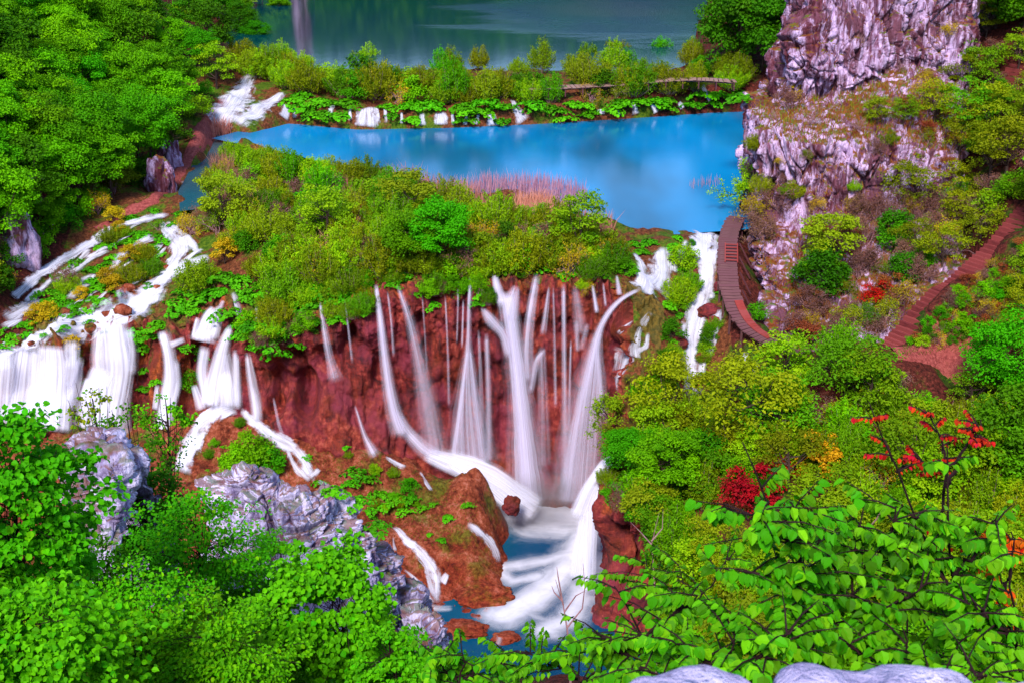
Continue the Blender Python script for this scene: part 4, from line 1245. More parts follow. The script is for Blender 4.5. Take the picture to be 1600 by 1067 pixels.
# foot of the falls
fall('white apron of water sliding along the rocks below the cone fall', [(664, 708, 30, 1.0, 67.9), (700, 722, 44, 1.3, 67.5), (740, 735, 54, 1.5, 67.2), (778, 756, 58, 1.5, 66.9), (812, 782, 60, 1.4, 66.6), (842, 802, 60, .9, 66.2)], [(700, 722, 20, 1.2, 67.2), (735, 742, 26, 1.3, 66.8), (772, 770, 28, 1.3, 66.4), (800, 796, 30, 1.0, 66.0)], mat=M_sheet, mode='none', nrm=(.2, -.7, .7), lift=.05)
# rivulets of the brown slope
flow('white rivulet zigzagging across the upper brown slope', [(376, 640, 18, 1.1), (410, 668, 22, 1.2), (436, 684, 22, 1.2), (462, 702, 24, 1.2), (476, 724, 20, 1.2), (488, 748, 22, 1.1)], [(448, 700, 10, 1.0), (456, 722, 10, 1.0), (470, 742, 14, 1.0), (484, 752, 14, 1.0)], [(500, 736, 14, 1.0), (482, 746, 20, 1.0)], [(498, 756, 8, .9), (520, 772, 12, .9), (540, 790, 12, .9)])
flow('three armed rivulet reaching the river at the lower slope', [(612, 826, 8, 1.1), (632, 842, 18, 1.2), (656, 866, 22, 1.2), (678, 890, 24, 1.2), (682, 916, 18, 1.2), (680, 944, 16, 1.2)], [(664, 880, 8, 1.0), (672, 905, 12, 1.0), (678, 936, 14, 1.0)], [(700, 896, 12, 1.1), (688, 910, 16, 1.1)], [(630, 892, 6, .9), (650, 905, 8, .9), (668, 930, 10, .9), (676, 946, 14, 1.0)], [(612, 840, 6, .7), (616, 862, 8, .7)])
flow('short white chute pouring off the end of the brown slope', [(728, 822, 14, 1.1), (752, 836, 20, 1.2), (768, 852, 24, 1.2), (778, 880, 28, 1.2)])
flow('short trickle midway down the slope', [(655, 738, 7, .9), (664, 752, 12, .9), (672, 768, 10, .8)], [(602, 716, 8, .9), (624, 726, 14, 1.0), (634, 732, 10, 1.0)])
# the left falls
flow('white water ribbon beside the dirt trail under the left wood', [(262, 338, 26, 1.2), (226, 348, 30, 1.3), (186, 356, 18, 1.3), (152, 376, 20, 1.4), (104, 404, 22, 1.4), (60, 432, 22, 1.4), (18, 470, 18, 1.3)], name='stream_cascade', lift=.25)
flow('broad rushing white sheet across the top of the left falls', [(252, 352, 14, 1.1), (272, 372, 28, 1.2), (286, 396, 40, 1.3), (262, 428, 46, 1.4), (240, 460, 66, 1.5), (190, 486, 58, 1.5), (130, 506, 56, 1.5), (60, 528, 58, 1.5), (-10, 547, 60, 1.5)], [(262, 350, 8, 1.0), (282, 366, 12, 1.1), (300, 384, 16, 1.0), (312, 400, 12, .9)], [(248, 440, 14, 1.2), (232, 476, 20, 1.2), (205, 498, 20, 1.2)], [(176, 494, 20, 1.2), (140, 514, 24, 1.2), (100, 530, 24, 1.2)], [(328, 404, 20, 1.1), (300, 416, 28, 1.2), (268, 432, 36, 1.3)], [(240, 372, 30, .9), (196, 398, 34, 1.0), (178, 426, 20, .8)], [(146, 432, 16, 1.0), (122, 450, 22, 1.1), (112, 472, 22, .9)], [(60, 470, 26, 1.2), (30, 490, 34, 1.3), (4, 500, 24, 1.2)], [(170, 395, 20, .9), (130, 418, 22, .9), (90, 448, 22, .9)], lift=.22)
FW = dict(rows_per_m=6)
LF = dict(rows_per_m=6, mat=M_sheet)
fall('widest white curtain fall at the far left edge', [(84, 538, 65, 1.5, 70.1), (86, 575, 80.6, 1.4, 69.7), (82, 620, 96.2, 1.3, 69.3), (74, 672, 117, 1.2, 69.0)], [(40, 540, 52, 1.3, 70.3), (34, 580, 59.8, 1.15, 69.9), (28, 630, 67.6, 1.1, 69.5), (22, 668, 78, 1.1, 69.2)], [(8, 548, 46.8, 1.3, 70.4), (4, 590, 52, 1.1, 70.0), (-2, 660, 65, 1.1, 69.4)], [(62, 545, 39, 1.1, 70.0), (58, 590, 39, 1.0, 69.6), (52, 650, 52, 1.1, 69.2)], [(112, 530, 31.2, 1.1, 70.4), (112, 570, 33.8, 1.0, 69.9), (106, 610, 33.8, 1.0, 69.5)], [(128, 556, 15.6, 1.2, 70.4), (120, 596, 26, 1.3, 69.8), (104, 640, 41.6, 1.3, 69.2)], **LF)
fall('second white fall from the left, in two steps', [(176, 502, 59.8, 1.4, 72.0), (180, 540, 62.4, 1.4, 71.3), (184, 580, 70.2, 1.35, 70.5), (176, 624, 65, 1.35, 69.7), (168, 680, 78, 1.3, 69.1)], [(200, 512, 31.2, 1.2, 71.8), (206, 550, 28.6, 1.0, 71.1), (202, 585, 33.8, 1.0, 70.4)], [(158, 512, 23.4, 1.1, 71.8), (154, 556, 26, 1.0, 71.0), (158, 600, 33.8, 1.1, 70.2), (146, 650, 44.2, 1.2, 69.4)], [(170, 575, 65, 1.2, 70.3), (150, 620, 65, 1.3, 69.5), (140, 680, 65, 1.3, 69.0)], [(140, 590, 15.6, .9, 70.2), (132, 625, 23.4, 1.0, 69.6)], **LF)
fall('slim white fall between two brown mossy knobs', [(256, 516, 26, 1.4, 71.0), (266, 552, 26, 1.4, 70.4), (270, 590, 31.2, 1.5, 70.0), (260, 640, 39, 1.4, 69.4), (254, 690, 44.2, 1.3, 68.8)], [(276, 560, 15.6, 1.0, 70.3), (280, 600, 15.6, 1.0, 69.9), (270, 640, 20.8, 1.0, 69.4)], [(248, 600, 10.4, .8, 69.9), (244, 640, 13, .8, 69.5)], **LF)
fall('tall tiered white fall on the right of the left group', [(336, 480, 18.2, 1.2, 72.2), (326, 498, 33.8, 1.3, 71.6), (318, 525, 44.2, 1.3, 71.0), (316, 534, 65, 1.3, 70.6)], [(344, 478, 15.6, 1.1, 72.1), (340, 505, 23.4, 1.2, 71.4), (334, 530, 28.6, 1.2, 70.8)], [(310, 496, 10.4, 1.0, 71.7), (304, 528, 15.6, 1.1, 70.9)], [(362, 508, 13, 1.1, 70.6), (350, 540, 26, 1.3, 69.9), (338, 590, 44.2, 1.3, 69.5), (332, 638, 52, 1.4, 69.1)], [(348, 545, 31.2, 1.3, 69.9), (356, 595, 39, 1.3, 69.4), (360, 640, 39, 1.4, 69.0)], [(322, 540, 23.4, 1.2, 70.1), (316, 580, 23.4, 1.1, 69.8), (326, 634, 26, 1.2, 69.2)], [(372, 552, 10.4, 1.0, 69.6), (372, 600, 15.6, 1.1, 69.1), (370, 640, 20.8, 1.2, 68.7)], [(305, 600, 13, 1.0, 69.5), (318, 640, 26, 1.2, 69.0)], [(290, 530, 13, 1.1, 70.9), (266, 540, 18.2, 1.1, 70.6)], **LF)
flow('white torrent turning left below the tiered fall', [(372, 634, 30, 1.3), (340, 642, 30, 1.5), (312, 664, 38, 1.5), (296, 700, 46, 1.5), (280, 740, 46, 1.4)], lift=.2)
fall('thin straggling fall right of the tiered fall', [(388, 550, 10, 1.0, 69.2), (394, 590, 20, 1.0, 68.6), (402, 630, 26, .95, 68.0), (404, 662, 28, 1.0, 67.6)], [(368, 545, 10, 1.1, 69.4), (370, 600, 16, 1.1, 68.8), (372, 640, 16, 1.1, 68.4)], **LF)
fall('small ragged spring among the leaves above the tiered fall', [(366, 456, 14, 1.0), (372, 480, 18, 1.1), (376, 494, 14, .9)], [(402, 478, 8, 1.0), (402, 500, 7, .9)], [(350, 470, 8, 1.0), (345, 482, 12, 1.0)])
# upper rapids and the little falls of the far bank
flow('white rapids tumbling from the far lake beside the left wood', [(392, 118, 18, 1.0), (384, 134, 30, 1.2), (368, 156, 56, 1.3), (352, 180, 66, 1.3), (338, 203, 50, 1.2)], [(440, 148, 22, 1.2), (418, 166, 44, 1.3), (396, 184, 44, 1.4), (370, 196, 36, 1.2)], [(446, 166, 16, 1.1), (440, 186, 26, 1.2)], lift=.25)
flow('small white chute where the stream leaves the blue lake', [(290, 286, 16, 1.2), (296, 296, 26, 1.2), (318, 300, 22, .7)])
for lb, pts in [('thin strand fall just left of the widest little fall', [(548, 172, 5, 1.2), (550, 190, 8, 1.1)]), ('second thin strand just right of the widest little fall', [(602, 174, 6, 1.1), (604, 194, 9, 1.1)]),
                ('thin strand between the widest little fall and the pair', [(628, 178, 5, 1.1), (628, 195, 7, 1.0)]), ('thin strand left of the bank bulge', [(728, 182, 5, 1.1), (726, 197, 8, 1.0)]), ('slender twin strand right of the middle of the far bank', [(706, 178, 6, 1.1), (708, 197, 8, 1.1)]),
                ('slender strand leaning beside the bank bulge', [(748, 180, 5, 1.1), (742, 196, 10, 1.1)]), ('small fall at the left end of the far bank beside the rapids', [(462, 170, 7, 1.1), (464, 186, 12, 1.1)]), ('thin fall below the middle of the boardwalk', [(965, 170, 5, 1.1), (967, 182, 8, 1.0)]),
                ('small step of white water under the boardwalk end', [(1060, 160, 10, 1.1), (1066, 170, 12, 1.1)]),
                ('small white fall right of a tufa hollow on the far bank', [(520, 163, 9, 1.3), (520, 186, 12, 1.2)]),
                ('widest of the little falls on the far bank', [(574, 172, 34, 1.2), (574, 186, 42, 1.3), (572, 200, 50, 1.3)]),
                ('pair of short white falls left of the middle of the far bank', [(659, 178, 10, 1.1), (660, 198, 14, 1.2)]),
                ('short white fall under the leaves at the middle of the far bank', [(690, 178, 22, .9), (690, 197, 26, 1.1)]),
                ('white fall spreading like a foot at the bank bulge', [(766, 178, 14, 1.3), (767, 188, 20, 1.3), (768, 199, 28, 1.3)]),
                ('longest slanting fall of the far bank', [(800, 160, 10, 1.3), (806, 176, 18, 1.4), (818, 192, 34, 1.4)]),
                ('tiny white fall below the boardwalk with a spreading foot', [(988, 158, 8, 1.1), (990, 172, 12, 1.2), (993, 180, 18, 1.2)]),
                ('little fall at the right end of the far bank, near the boardwalk end', [(1018, 163, 8, 1.0), (1024, 178, 16, 1.2)]),
                ('white trickle between leaves far right on the bank', [(1095, 134, 16, 1.1), (1102, 146, 12, 1.1), (1108, 160, 8, 1.0)]),
                ('low white fall halfway between the long fall and the boardwalk', [(938, 172, 14, 1.0), (938, 180, 16, 1.1)])]:
    flow(lb, pts, lift=.3, nu=9, group='little falls of the far bank')
# white water on the pool
def foam(pts, name='white_water'):
    return ribbon(name, pts, M_foam, mode='none', zlock=-15.27, lift=.0, kind='structure', layers=2)
# the churning pool: foam thickest along the currents, thinning to open water
FLOWS = [([(790, 796), (850, 800), (910, 806), (955, 796)], 2.3, 1.25), ([(830, 822), (880, 828), (940, 822)], 1.6, .9),
         ([(945, 790), (918, 835), (893, 875), (866, 908), (830, 938), (785, 962)], 1.35, 1.1), ([(778, 888), (822, 882), (866, 874), (915, 856)], .75, .95),
         ([(758, 868), (778, 892), (802, 908), (840, 900)], .7, .9), ([(925, 870), (908, 930), (888, 968), (850, 985)], 1.1, 1.0), ([(775, 962), (815, 955), (850, 968), (868, 992)], .5, .75)]
xg = np.arange(-5, 7.5, .14); yg = np.arange(51, 69.6, .14)
Xg, Yg = np.meshgrid(xg, yg); Pg = np.stack([Xg.ravel(), Yg.ravel()], 1)
den = np.full(len(Pg), -.35); su_ = np.zeros(len(Pg)); sv_ = np.zeros(len(Pg)); bd = np.full(len(Pg), 1e9)
for pl, hw, pk in FLOWS:
    A_ = np.array([atZ(a_, b_, -15.3)[:2] for a_, b_ in pl]); L_ = 0
    for p0, p1 in zip(A_[:-1], A_[1:]):
        ab = p1 - p0; ll = np.linalg.norm(ab); t = np.clip(((Pg - p0) @ ab) / (ll * ll), 0, 1)
        v = Pg - p0 - t[:, None] * ab; d_ = np.linalg.norm(v, axis=1)
        sd2 = np.sign(v[:, 0] * ab[1] - v[:, 1] * ab[0])
        den = np.maximum(den, pk * np.exp(-(d_ / hw) ** 2) - .35)
        nb = d_ / hw < bd
        bd = np.where(nb, d_ / hw, bd); su_ = np.where(nb, d_ * sd2, su_); sv_ = np.where(nb, L_ + t * ll, sv_)
        L_ += ll
zg = -15.29 + .10 * np.clip(den, 0, 1) + .05 * pn(np.c_[Pg * .9, np.zeros(len(Pg))])
link('white_water', mesh_np('white_water', np.c_[Pg, zg], gridq(len(yg), len(xg)), M_churn, True, pattr={'dens': den + .35, 'su': su_, 'sv': sv_}), kind='structure')
foam([(778, 990, 10, 1.0), (784, 1002, 18, 1.0), (775, 1012, 14, .7)])
foam([(670, 948, 16, 1.2), (690, 952, 20, 1.0), (708, 950, 14, .8)])

# more hair-thin trickles on the red wall
for lb, pts in [('thin trickle right of the narrow bluish waterfall', [(606, 455, 5, .7), (612, 500, 6, .6), (616, 560, 8, .5)]),
                ('faint trickle from the lip above the faint veil fall', [(660, 462, 4, .6), (664, 520, 5, .5), (668, 590, 7, .4)]),
                ('faint trickle between the veil fall and the cone fall', [(696, 462, 5, .6), (700, 540, 6, .5), (702, 640, 10, .35)]),
                ('thin trickle just left of the straight thread', [(864, 448, 5, .8), (866, 520, 7, .7), (868, 640, 10, .45)]),
                ('faint trickle between the straight thread and the fan fall', [(892, 530, 6, .7), (890, 600, 8, .6), (888, 700, 14, .4)]),
                ('thin trickle left of the great fan fall at the lip', [(942, 442, 5, .8), (946, 480, 7, .8)]),
                ('short trickle under the leaves left of the cone fall', [(716, 440, 5, .8), (716, 480, 6, .6), (714, 540, 6, .5)]),
                ('faint trickle beneath the caves left of the red wall', [(428, 620, 5, .7), (436, 660, 8, .6), (446, 690, 10, .5)]),
                ('thin trickle near the left rim of the red wall', [(540, 470, 4, .7), (546, 520, 6, .6), (552, 570, 8, .4)])]:
    fall(lb, pts, mat=M_veil)
# the small runs between the plants of the left cascades: each finds its own way down
rs_ = random.Random(8)
k_ = 0
for (a0, b0) in [(222, 352), (205, 372), (160, 372), (140, 392), (120, 410), (176, 380), (212, 405), (190, 440), (160, 455), (132, 470), (90, 430), (70, 455), (50, 480), (36, 500), (230, 432), (250, 410), (262, 388), (282, 352), (300, 372), (318, 392), (150, 430), (110, 490), (80, 500), (226, 470), (186, 415)]:
    n_ = rs_.randint(3, 5); x_, y_ = a0, b0; pts = []
    for i in range(n_):
        pts.append((x_, y_, rs_.uniform(7, 17), rs_.uniform(.9, 1.4)))
        x_ += rs_.uniform(-20, -3); y_ += rs_.uniform(6, 15)
    o = ribbon('rivulet', pts, M_flow, mode='flow', lift=.2, label='small white run between the leaf clumps of the left cascades, ' + ('upper part' if b0 < 395 else 'middle part' if b0 < 445 else 'lower part'), cat='rivulet', layers=1, nu=9, group='small runs of the left cascades, ' + ('upper' if b0 < 395 else 'middle' if b0 < 445 else 'lower'))
# spray where the falls land
def mist(c, s, dens):
    import bmesh
    bm = bmesh.new(); bmesh.ops.create_icosphere(bm, subdivisions=3, radius=1.0)
    me = bpy.data.meshes.new('spray'); bm.to_mesh(me); bm.free()
    o = link('spray', me, kind='stuff', label='fine spray drifting over the pool at the foot of the tall falls')
    o.location = c; o.scale = s
    m = MB('spray')
    tc = m.n('TexCoord').outputs['Object']
    r = m.n('VectorMath', {0: tc}, operation='LENGTH').outputs['Value']
    nz_ = m.noise(tc, 1.6, 3)
    d = m.math('MULTIPLY', m.math('MULTIPLY', m.ss(r, 1.0, 0.1), dens), m.ss(nz_, 0.25, 0.7))
    v = m.n('VolumePrincipled', {'Color': (0.97, 0.96, 1.0, 1), 'Density': d, 'Anisotropy': 0.2})
    ou = m.n('OutputMaterial'); m.t.links.new(v.outputs[0], ou.inputs[1])
    me.materials.append(m.m)
mist(atY(840, 790, 66.6), (5.5, 2.0, 2.8), .45)
# ================================================================ paths, boardwalks, steps
def strip(name, pts, width, mat, lift=.06, kind='structure', lock=None):
    P = np.array([(hit(px, py, [o_ground]) or hit(px, py))[0] for px, py in pts])
    seg = np.linalg.norm(np.diff(P, axis=0), axis=1); L = np.concatenate([[0], np.cumsum(seg)])
    n = int(L[-1] / .4) + 2; s = np.linspace(0, L[-1], n)
    C_ = np.stack([np.interp(s, L, P[:, k]) for k in range(3)], 1)
    T = unit(np.gradient(C_, axis=0)); Sx = unit(np.c_[T[:, 1], -T[:, 0], np.zeros(n)])
    wv = np.broadcast_to(np.interp(s, np.linspace(0, L[-1], len(np.atleast_1d(width))), np.atleast_1d(width)), (n,))
    V = []
    for i in range(n):
        for u in np.linspace(-.5, .5, 7):
            q = C_[i] + Sx[i] * u * wv[i] * (1 + .15 * math.sin(s[i] * 1.3 + 6 * u))
            g = ground_at(q[0], q[1], [o_ground])
            V.append((q[0], q[1], (g[2] if g is not None else q[2]) + lift * (1 - (abs(u) * 2) ** 6 * 2.5)))
    return link(name, mesh_np(name, np.array(V), gridq(n, 7), mat, True), kind=kind)
strip('path', [(352, 158), (338, 182), (318, 205), (304, 228), (290, 256), (274, 284), (240, 314), (196, 336), (150, 360)], [1.6, 1.9, 1.2, 1.0, .8], M_path, .12)
strip('path', [(1395, 549), (1440, 554), (1480, 553), (1530, 550), (1580, 548)], [1.2, 1.6, 2.2, 2.4, 2.0], M_path, .12)
strip('path', [(1545, 228), (1570, 238), (1600, 250)], [1.0, .9], M_path, .15)

def unit_box(name, size, mat):
    b = Buf(); box(b, (0, 0, 0), size)
    return b.mesh(name, mat)

def along(P, step):
    P = np.array(P, float)
    seg = np.linalg.norm(np.diff(P, axis=0), axis=1); L = np.concatenate([[0], np.cumsum(seg)])
    t = np.linspace(0, len(P) - 1, 200); ii = np.clip(t.astype(int), 0, len(P) - 2)
    s = np.arange(0, L[-1], step)
    C_ = np.stack([np.interp(s, L, P[:, k]) for k in range(3)], 1)
    k = max(1, int(1.0 / step))
    for _ in range(2):
        pad = np.concatenate([np.repeat(C_[:1], k, 0), C_, np.repeat(C_[-1:], k, 0)])
        cs = np.cumsum(np.concatenate([np.zeros((1, 3)), pad]), 0)
        C2 = (cs[2 * k + 1:] - cs[:-2 * k - 1]) / (2 * k + 1)
        C2[0] = C_[0]; C2[-1] = C_[-1]; C_ = C2
    return C_, unit(np.gradient(C_, axis=0))

def boardwalk(P, width, label, step=.26, posts=True, legs=1.2, mat=M_plank):
    C_, T = along(P, step)
    for i in range(len(C_)):
        g = ground_at(C_[i, 0], C_[i, 1], [o_ground])
        if g is not None: C_[i, 2] = max(C_[i, 2], g[2] + .12)
    C_[:, 2] = np.convolve(np.pad(C_[:, 2], 4, mode='edge'), np.ones(9) / 9, 'valid')
    e = empty('boardwalk', C_[0], label, 'boardwalk')
    o0 = Vector(C_[0])
    ms = [unit_box('plank', (width * f, step * .84, .06), mat) for f in (1.0, .97, 1.04)]
    rs = random.Random(3)
    for i, (c, t) in enumerate(zip(C_, T)):
        o = link('plank', ms[rs.randrange(3)], e)
        az = math.atan2(t[1], t[0]) - math.pi / 2
        pitch = math.asin(max(-1, min(1, t[2])))
        o.location = Vector(c) - o0 + Vector((rs.uniform(-.04, .04), rs.uniform(-.02, .02), rs.uniform(-.012, .012)))
        o.rotation_euler = (pitch, rs.uniform(-.02, .02), az + rs.uniform(-.03, .03))
    Sx = unit(np.c_[T[:, 1], -T[:, 0], np.zeros(len(T))])
    for sg in (-1, 1):
        b = Buf(); tube(b, C_ - C_[0] + Sx * sg * width * .36 - np.array([0, 0, .12]), .07, 4)
        link('beam', b.mesh('beam', M_wood), e)
    if posts:
        pm = Buf(); tube(pm, [(0, 0, -legs), (0, 0, -.06)], .07, 5); pme = pm.mesh('post', M_wood)
        for i in range(2, len(C_), max(1, int(1.6 / step))):
            for sg in (-1, 1):
                o = link('post', pme, e); o.location = Vector(C_[i] - C_[0] + Sx[i] * sg * width * .42)
    return e, C_, T, Sx
BW = [atZ(1152, 340, .55), atZ(1143, 352, .5), atZ(1137, 375, .4), atZ(1136, 400, 0), atZ(1137, 430, -.5), atZ(1140, 455, -1.0), atZ(1150, 485, -1.7), atZ(1168, 515, -2.3), atZ(1195, 530, -2.6), atZ(1225, 545, -2.8), atZ(1255, 552, -3.0)]
bw, Cb, Tb, Sb = boardwalk(BW, 1.2, 'weathered plank boardwalk curving past the torrent at the foot of the rock tower', .27, legs=1.3)
# struts, the red boards and the ladder lying on it
b = Buf()
for i in range(18, len(Cb) - 10, 7):
    s_ = Cb[i] - Cb[0]
    tube(b, [s_ - Sb[i] * .75 - np.array([0, 0, .1]), s_ - Sb[i] * 1.5 - np.array([0, 0, 1.5])], .045, 4)
link('strut', b.mesh('strut', M_wood), bw)
i0, i1 = [int(np.argmin([abs(proj(c)[1] - v) for c in Cb])) for v in (474, 532)]
rb = unit_box('red_board', (.5, .30, .05), M_plank_red)
for i in range(i0, i1, 1):
    o = link('red_board', rb, bw, label='newer red brown board')
    o.location = Vector(Cb[i] - Cb[0] - Sb[i] * .30 + np.array([0, 0, .07])); o.rotation_euler = (math.asin(Tb[i][2]), 0, math.atan2(Tb[i][1], Tb[i][0]) - math.pi / 2)
il = int(np.argmin([abs(proj(c)[1] - 398) for c in Cb]))
lad = empty('ladder', Cb[il] + np.array([.25, 0, .14]), 'short pale wooden ladder lying flat on the boardwalk', 'ladder', rot=(math.asin(Tb[il][2]), 0, math.atan2(Tb[il][1], Tb[il][0]) - math.pi / 2))
for sg in (-1, 1):
    o = link('rail', unit_box('rail', (.07, 2.4, .07), M_plank_red), lad); o.location = (sg * .38, 0, 0)
rg = unit_box('rung', (.7, .09, .05), M_plank_red)
for k in range(6):
    o = link('rung', rg, lad); o.location = (0, -1.0 + k * .4, .02)
ib = int(np.argmin([abs(proj(c)[1] - 372) for c in Cb]))
b = Buf(); tube(b, [atY(1133, 362, 78.6), atY(1122, 392, 76.6)], .13, 5)
link('fallen_beam', b.mesh('fallen_beam', M_plank_red), label='red wooden beam leaning at the lip of the torrent', cat='beam')

BF = [atZ(px, py, z) for px, py, z in [(815, 139, 2.9), (860, 137, 2.95), (910, 135, 3.0), (960, 132, 3.05), (1000, 130, 3.1), (1028, 125.5, 3.4), (1075, 123, 3.5), (1120, 124.5, 3.5), (1150, 128, 3.3)]]
boardwalk(BF, 1.5, 'long pale plank boardwalk crossing the shrubby bank between the two lakes', .40, legs=.8, mat=M_plank_pale)
BF2 = [atZ(px, py, z) for px, py, z in [(585, 133, 2.9), (620, 131.5, 2.9)]]
boardwalk(BF2, 1.3, 'short glimpse of plank walkway between shrubs left on the far bank', .40, legs=.6, mat=M_plank_pale)

def stairway(pts, width, n, label):
    P = np.array([atY(*p) for p in pts])
    seg = np.linalg.norm(np.diff(P, axis=0), axis=1); L = np.concatenate([[0], np.cumsum(seg)])
    s = np.linspace(0, L[-1], n)
    C_ = np.stack([np.interp(s, L, P[:, k]) for k in range(3)], 1)
    e = empty('stairway', C_[0], label, 'stairs')
    T = unit(np.gradient(C_, axis=0))
    for i in range(n):
        g = ground_at(C_[i, 0], C_[i, 1], [o_ground])
        if g is not None: C_[i, 2] = max(C_[i, 2], g[2] + .1)
    C_[:, 2] = np.maximum.accumulate(np.convolve(np.pad(C_[:, 2], 2, mode='edge'), np.ones(5) / 5, 'valid'))
    run = L[-1] / n
    d = T[n // 2]
    az = math.atan2(d[1], d[0]) - math.pi / 2
    tm = unit_box('step', (width, run * 1.05, .12), M_path); rm = unit_box('riser', (width * 1.04, .17, .3), M_step)
    for i in range(n):
        o = link('step', tm, e); o.location = Vector(C_[i] - C_[0]) ; o.rotation_euler = (0, 0, az)
        r = link('riser', rm, o); r.location = (0, -run * .5, -.055)
    b = Buf()
    for sg in (-1, 1):
        sd2 = np.array([math.cos(az), math.sin(az), 0]) * sg * width * .53
        tube(b, C_ - C_[0] + sd2 + np.array([0, 0, -.12]), .09, 4)
    link('stringer', b.mesh('stringer', M_step), e)
    return e
stairway([(1385, 546, 65.0), (1412, 518, 65.8), (1440, 492, 66.5), (1462, 478, 67.0), (1500, 436, 68.0), (1540, 398, 69.2), (1562, 384, 69.8), (1604, 348, 71.2)], 1.3, 40, 'red earthen stairway with wooden risers climbing the right hillside')
stairway([(1560, 140, 86), (1580, 128, 87), (1604, 116, 88)], 1.2, 10, 'short flight of earthen steps at the upper right edge')

# ================================================================ vegetation
def near_water(px, py, p, k=.55, extra=5):
    for pts in WATERPX:
        for (x0, y0, w0), (x1, y1, w1) in zip(pts[:-1], pts[1:]):
            dx, dy = x1 - x0, y1 - y0
            t = max(0, min(1, ((px - x0) * dx + (py - y0) * dy) / (dx * dx + dy * dy + 1e-6)))
            if math.hypot(px - x0 - t * dx, py - y0 - t * dy) < (w0 + (w1 - w0) * t) * k + extra: return True
    return False
def wet_below(px, py, p):
    return near_water(px, py, p, .5, 3) or near_water(px, py - 16, p, .4, 0)
def not_path(px, py, p):
    P_ = [(352, 158), (338, 182), (318, 205), (304, 228), (290, 256), (274, 284), (240, 314), (196, 336), (150, 360)]
    return min(math.hypot(px - a, (py - b) * .8) for a, b in P_) < 20 or wet_below(px, py, p)

# the wood on the left hillside
field([(-90, -60), (425, -40), (440, 30), (400, 80), (350, 130), (318, 165), (285, 210), (262, 255), (215, 300), (140, 330), (60, 380), (0, 425), (-90, 470)], 42, 1,
      [('tree', 8), ('lime_tree', 1), ('dark_tree', 1)],
      {'tree': 'bright green leafy tree', 'lime_tree': 'lime green tree', 'dark_tree': 'dark green tree'},
      {'tree': 'bright green trees of the left wood', 'lime_tree': 'lime green trees of the left wood', 'dark_tree': 'darker trees of the left wood'}, sc=(.6, .98), skip=not_path, zone=zone_wood)
field([(330, 130), (310, 190), (280, 240), (255, 285), (200, 315), (120, 350), (20, 425), (0, 460), (-40, 470), (-40, 420), (100, 330), (240, 260), (300, 180)], 26, 2,
      [('bush', 3), ('twiggy', 1)], {'bush': 'low green bush at the edge of the left wood along the trail', 'twiggy': 'twiggy shrub at the edge of the left wood along the trail'},
      {'bush': 'bushes along the dirt trail', 'twiggy': 'twiggy shrubs along the dirt trail'}, sc=(.6, 1.0), skip=not_path)
# bank between the lakes
field([(390, 118), (450, 126), (560, 130), (700, 138), (860, 140), (960, 128), (1060, 116), (1150, 112), (1180, 140), (1100, 150), (980, 158), (800, 164), (640, 164), (540, 158), (450, 146), (400, 140)], 21, 3,
      [('willow', 6), ('feather', 1), ('bush', 2), ('twiggy', 1)],
      {'willow': 'olive willow shrub on the far bank', 'feather': 'tall feathery shrub on the far bank', 'bush': 'round green bush on the far bank', 'twiggy': 'mauve twiggy shrub on the far bank'},
      {'willow': 'willow shrubs of the far bank', 'feather': 'feathery shrubs of the far bank', 'bush': 'green bushes of the far bank', 'twiggy': 'twiggy shrubs of the far bank'}, sc=(.85, 1.25), zone=zone_bank,
      skip=lambda px, py, p: near_water(px, py, p, .4, 2) or (815 < px < 1150 and 118 < py < 146 - (px > 1020) * 8 and random.Random(int(px * 7 + py)).random() < .8))
field([(450, 150), (540, 158), (640, 164), (800, 166), (900, 166), (1000, 160), (1150, 145), (1170, 165), (1100, 172), (1000, 178), (850, 190), (700, 196), (600, 196), (480, 190), (450, 178)], 17, 4,
      [('butterbur', 1)], 'leafy green mound at the far bank water edge', 'leafy mounds of the far bank', sc=(.8, 1.35), nzmin=-.3, zone=zone_bank, skip=lambda a, b_, p: near_water(a, b_, p, .5, 2))
field([(430, 110), (1180, 80), (1180, 100), (900, 122), (700, 134), (560, 126)], 34, 5, [('willow', 2), ('feather', 2)],
      {'willow': 'olive shrub at the far lake shore, behind the bank', 'feather': 'feathery green shrub at the far lake shore, behind the bank'}, {'willow': 'shrubs at the far lake shore', 'feather': 'feathery shrubs at the far lake shore'}, sc=(.7, 1.0))
# the shrubby ground in front of the blue lake
field([(365, 248), (480, 262), (600, 296), (700, 330), (850, 352), (900, 366), (980, 378), (985, 410), (940, 430), (800, 432), (660, 436), (540, 440), (440, 446), (350, 412), (322, 360), (330, 310), (350, 275)], 27, 6,
      [('willow', 7), ('feather', 2), ('bush', 2), ('twiggy', 4), ('lime_tree', 1)],
      {'willow': 'olive willow shrub of the lakeside thicket', 'feather': 'tall narrow leaved shrub of the lakeside thicket', 'bush': 'round green bush of the lakeside thicket',
       'twiggy': 'twiggy mauve shrub of the lakeside thicket', 'lime_tree': 'lime green tree of the lakeside thicket'},
      {'willow': 'willow shrubs of the thicket', 'feather': 'tall shrubs of the thicket', 'bush': 'green bushes of the thicket', 'twiggy': 'twiggy shrubs of the thicket', 'lime_tree': 'lime trees of the thicket'}, sc=(.6, 1.0), skip=wet_below, zone=zone_thicket)
put('tree', hit(690, 432)[0], 'fresh green tree on the brink of the red wall left of the cone fall', scale=.72, var=1)
put('tree', hit(648, 425)[0], 'fresh green tree with pale bare stems over the faint veil fall', scale=.6, var=3)
put('yellow_bush', hit(708, 400)[0] + np.array([.2, -.6, .8]), 'small yellow bush beside the fresh green tree above the red wall', scale=.8, var=0)
put('yellow_bush', hit(352, 412)[0], 'yellowish bush at the left end of the thicket', scale=.8, var=1)
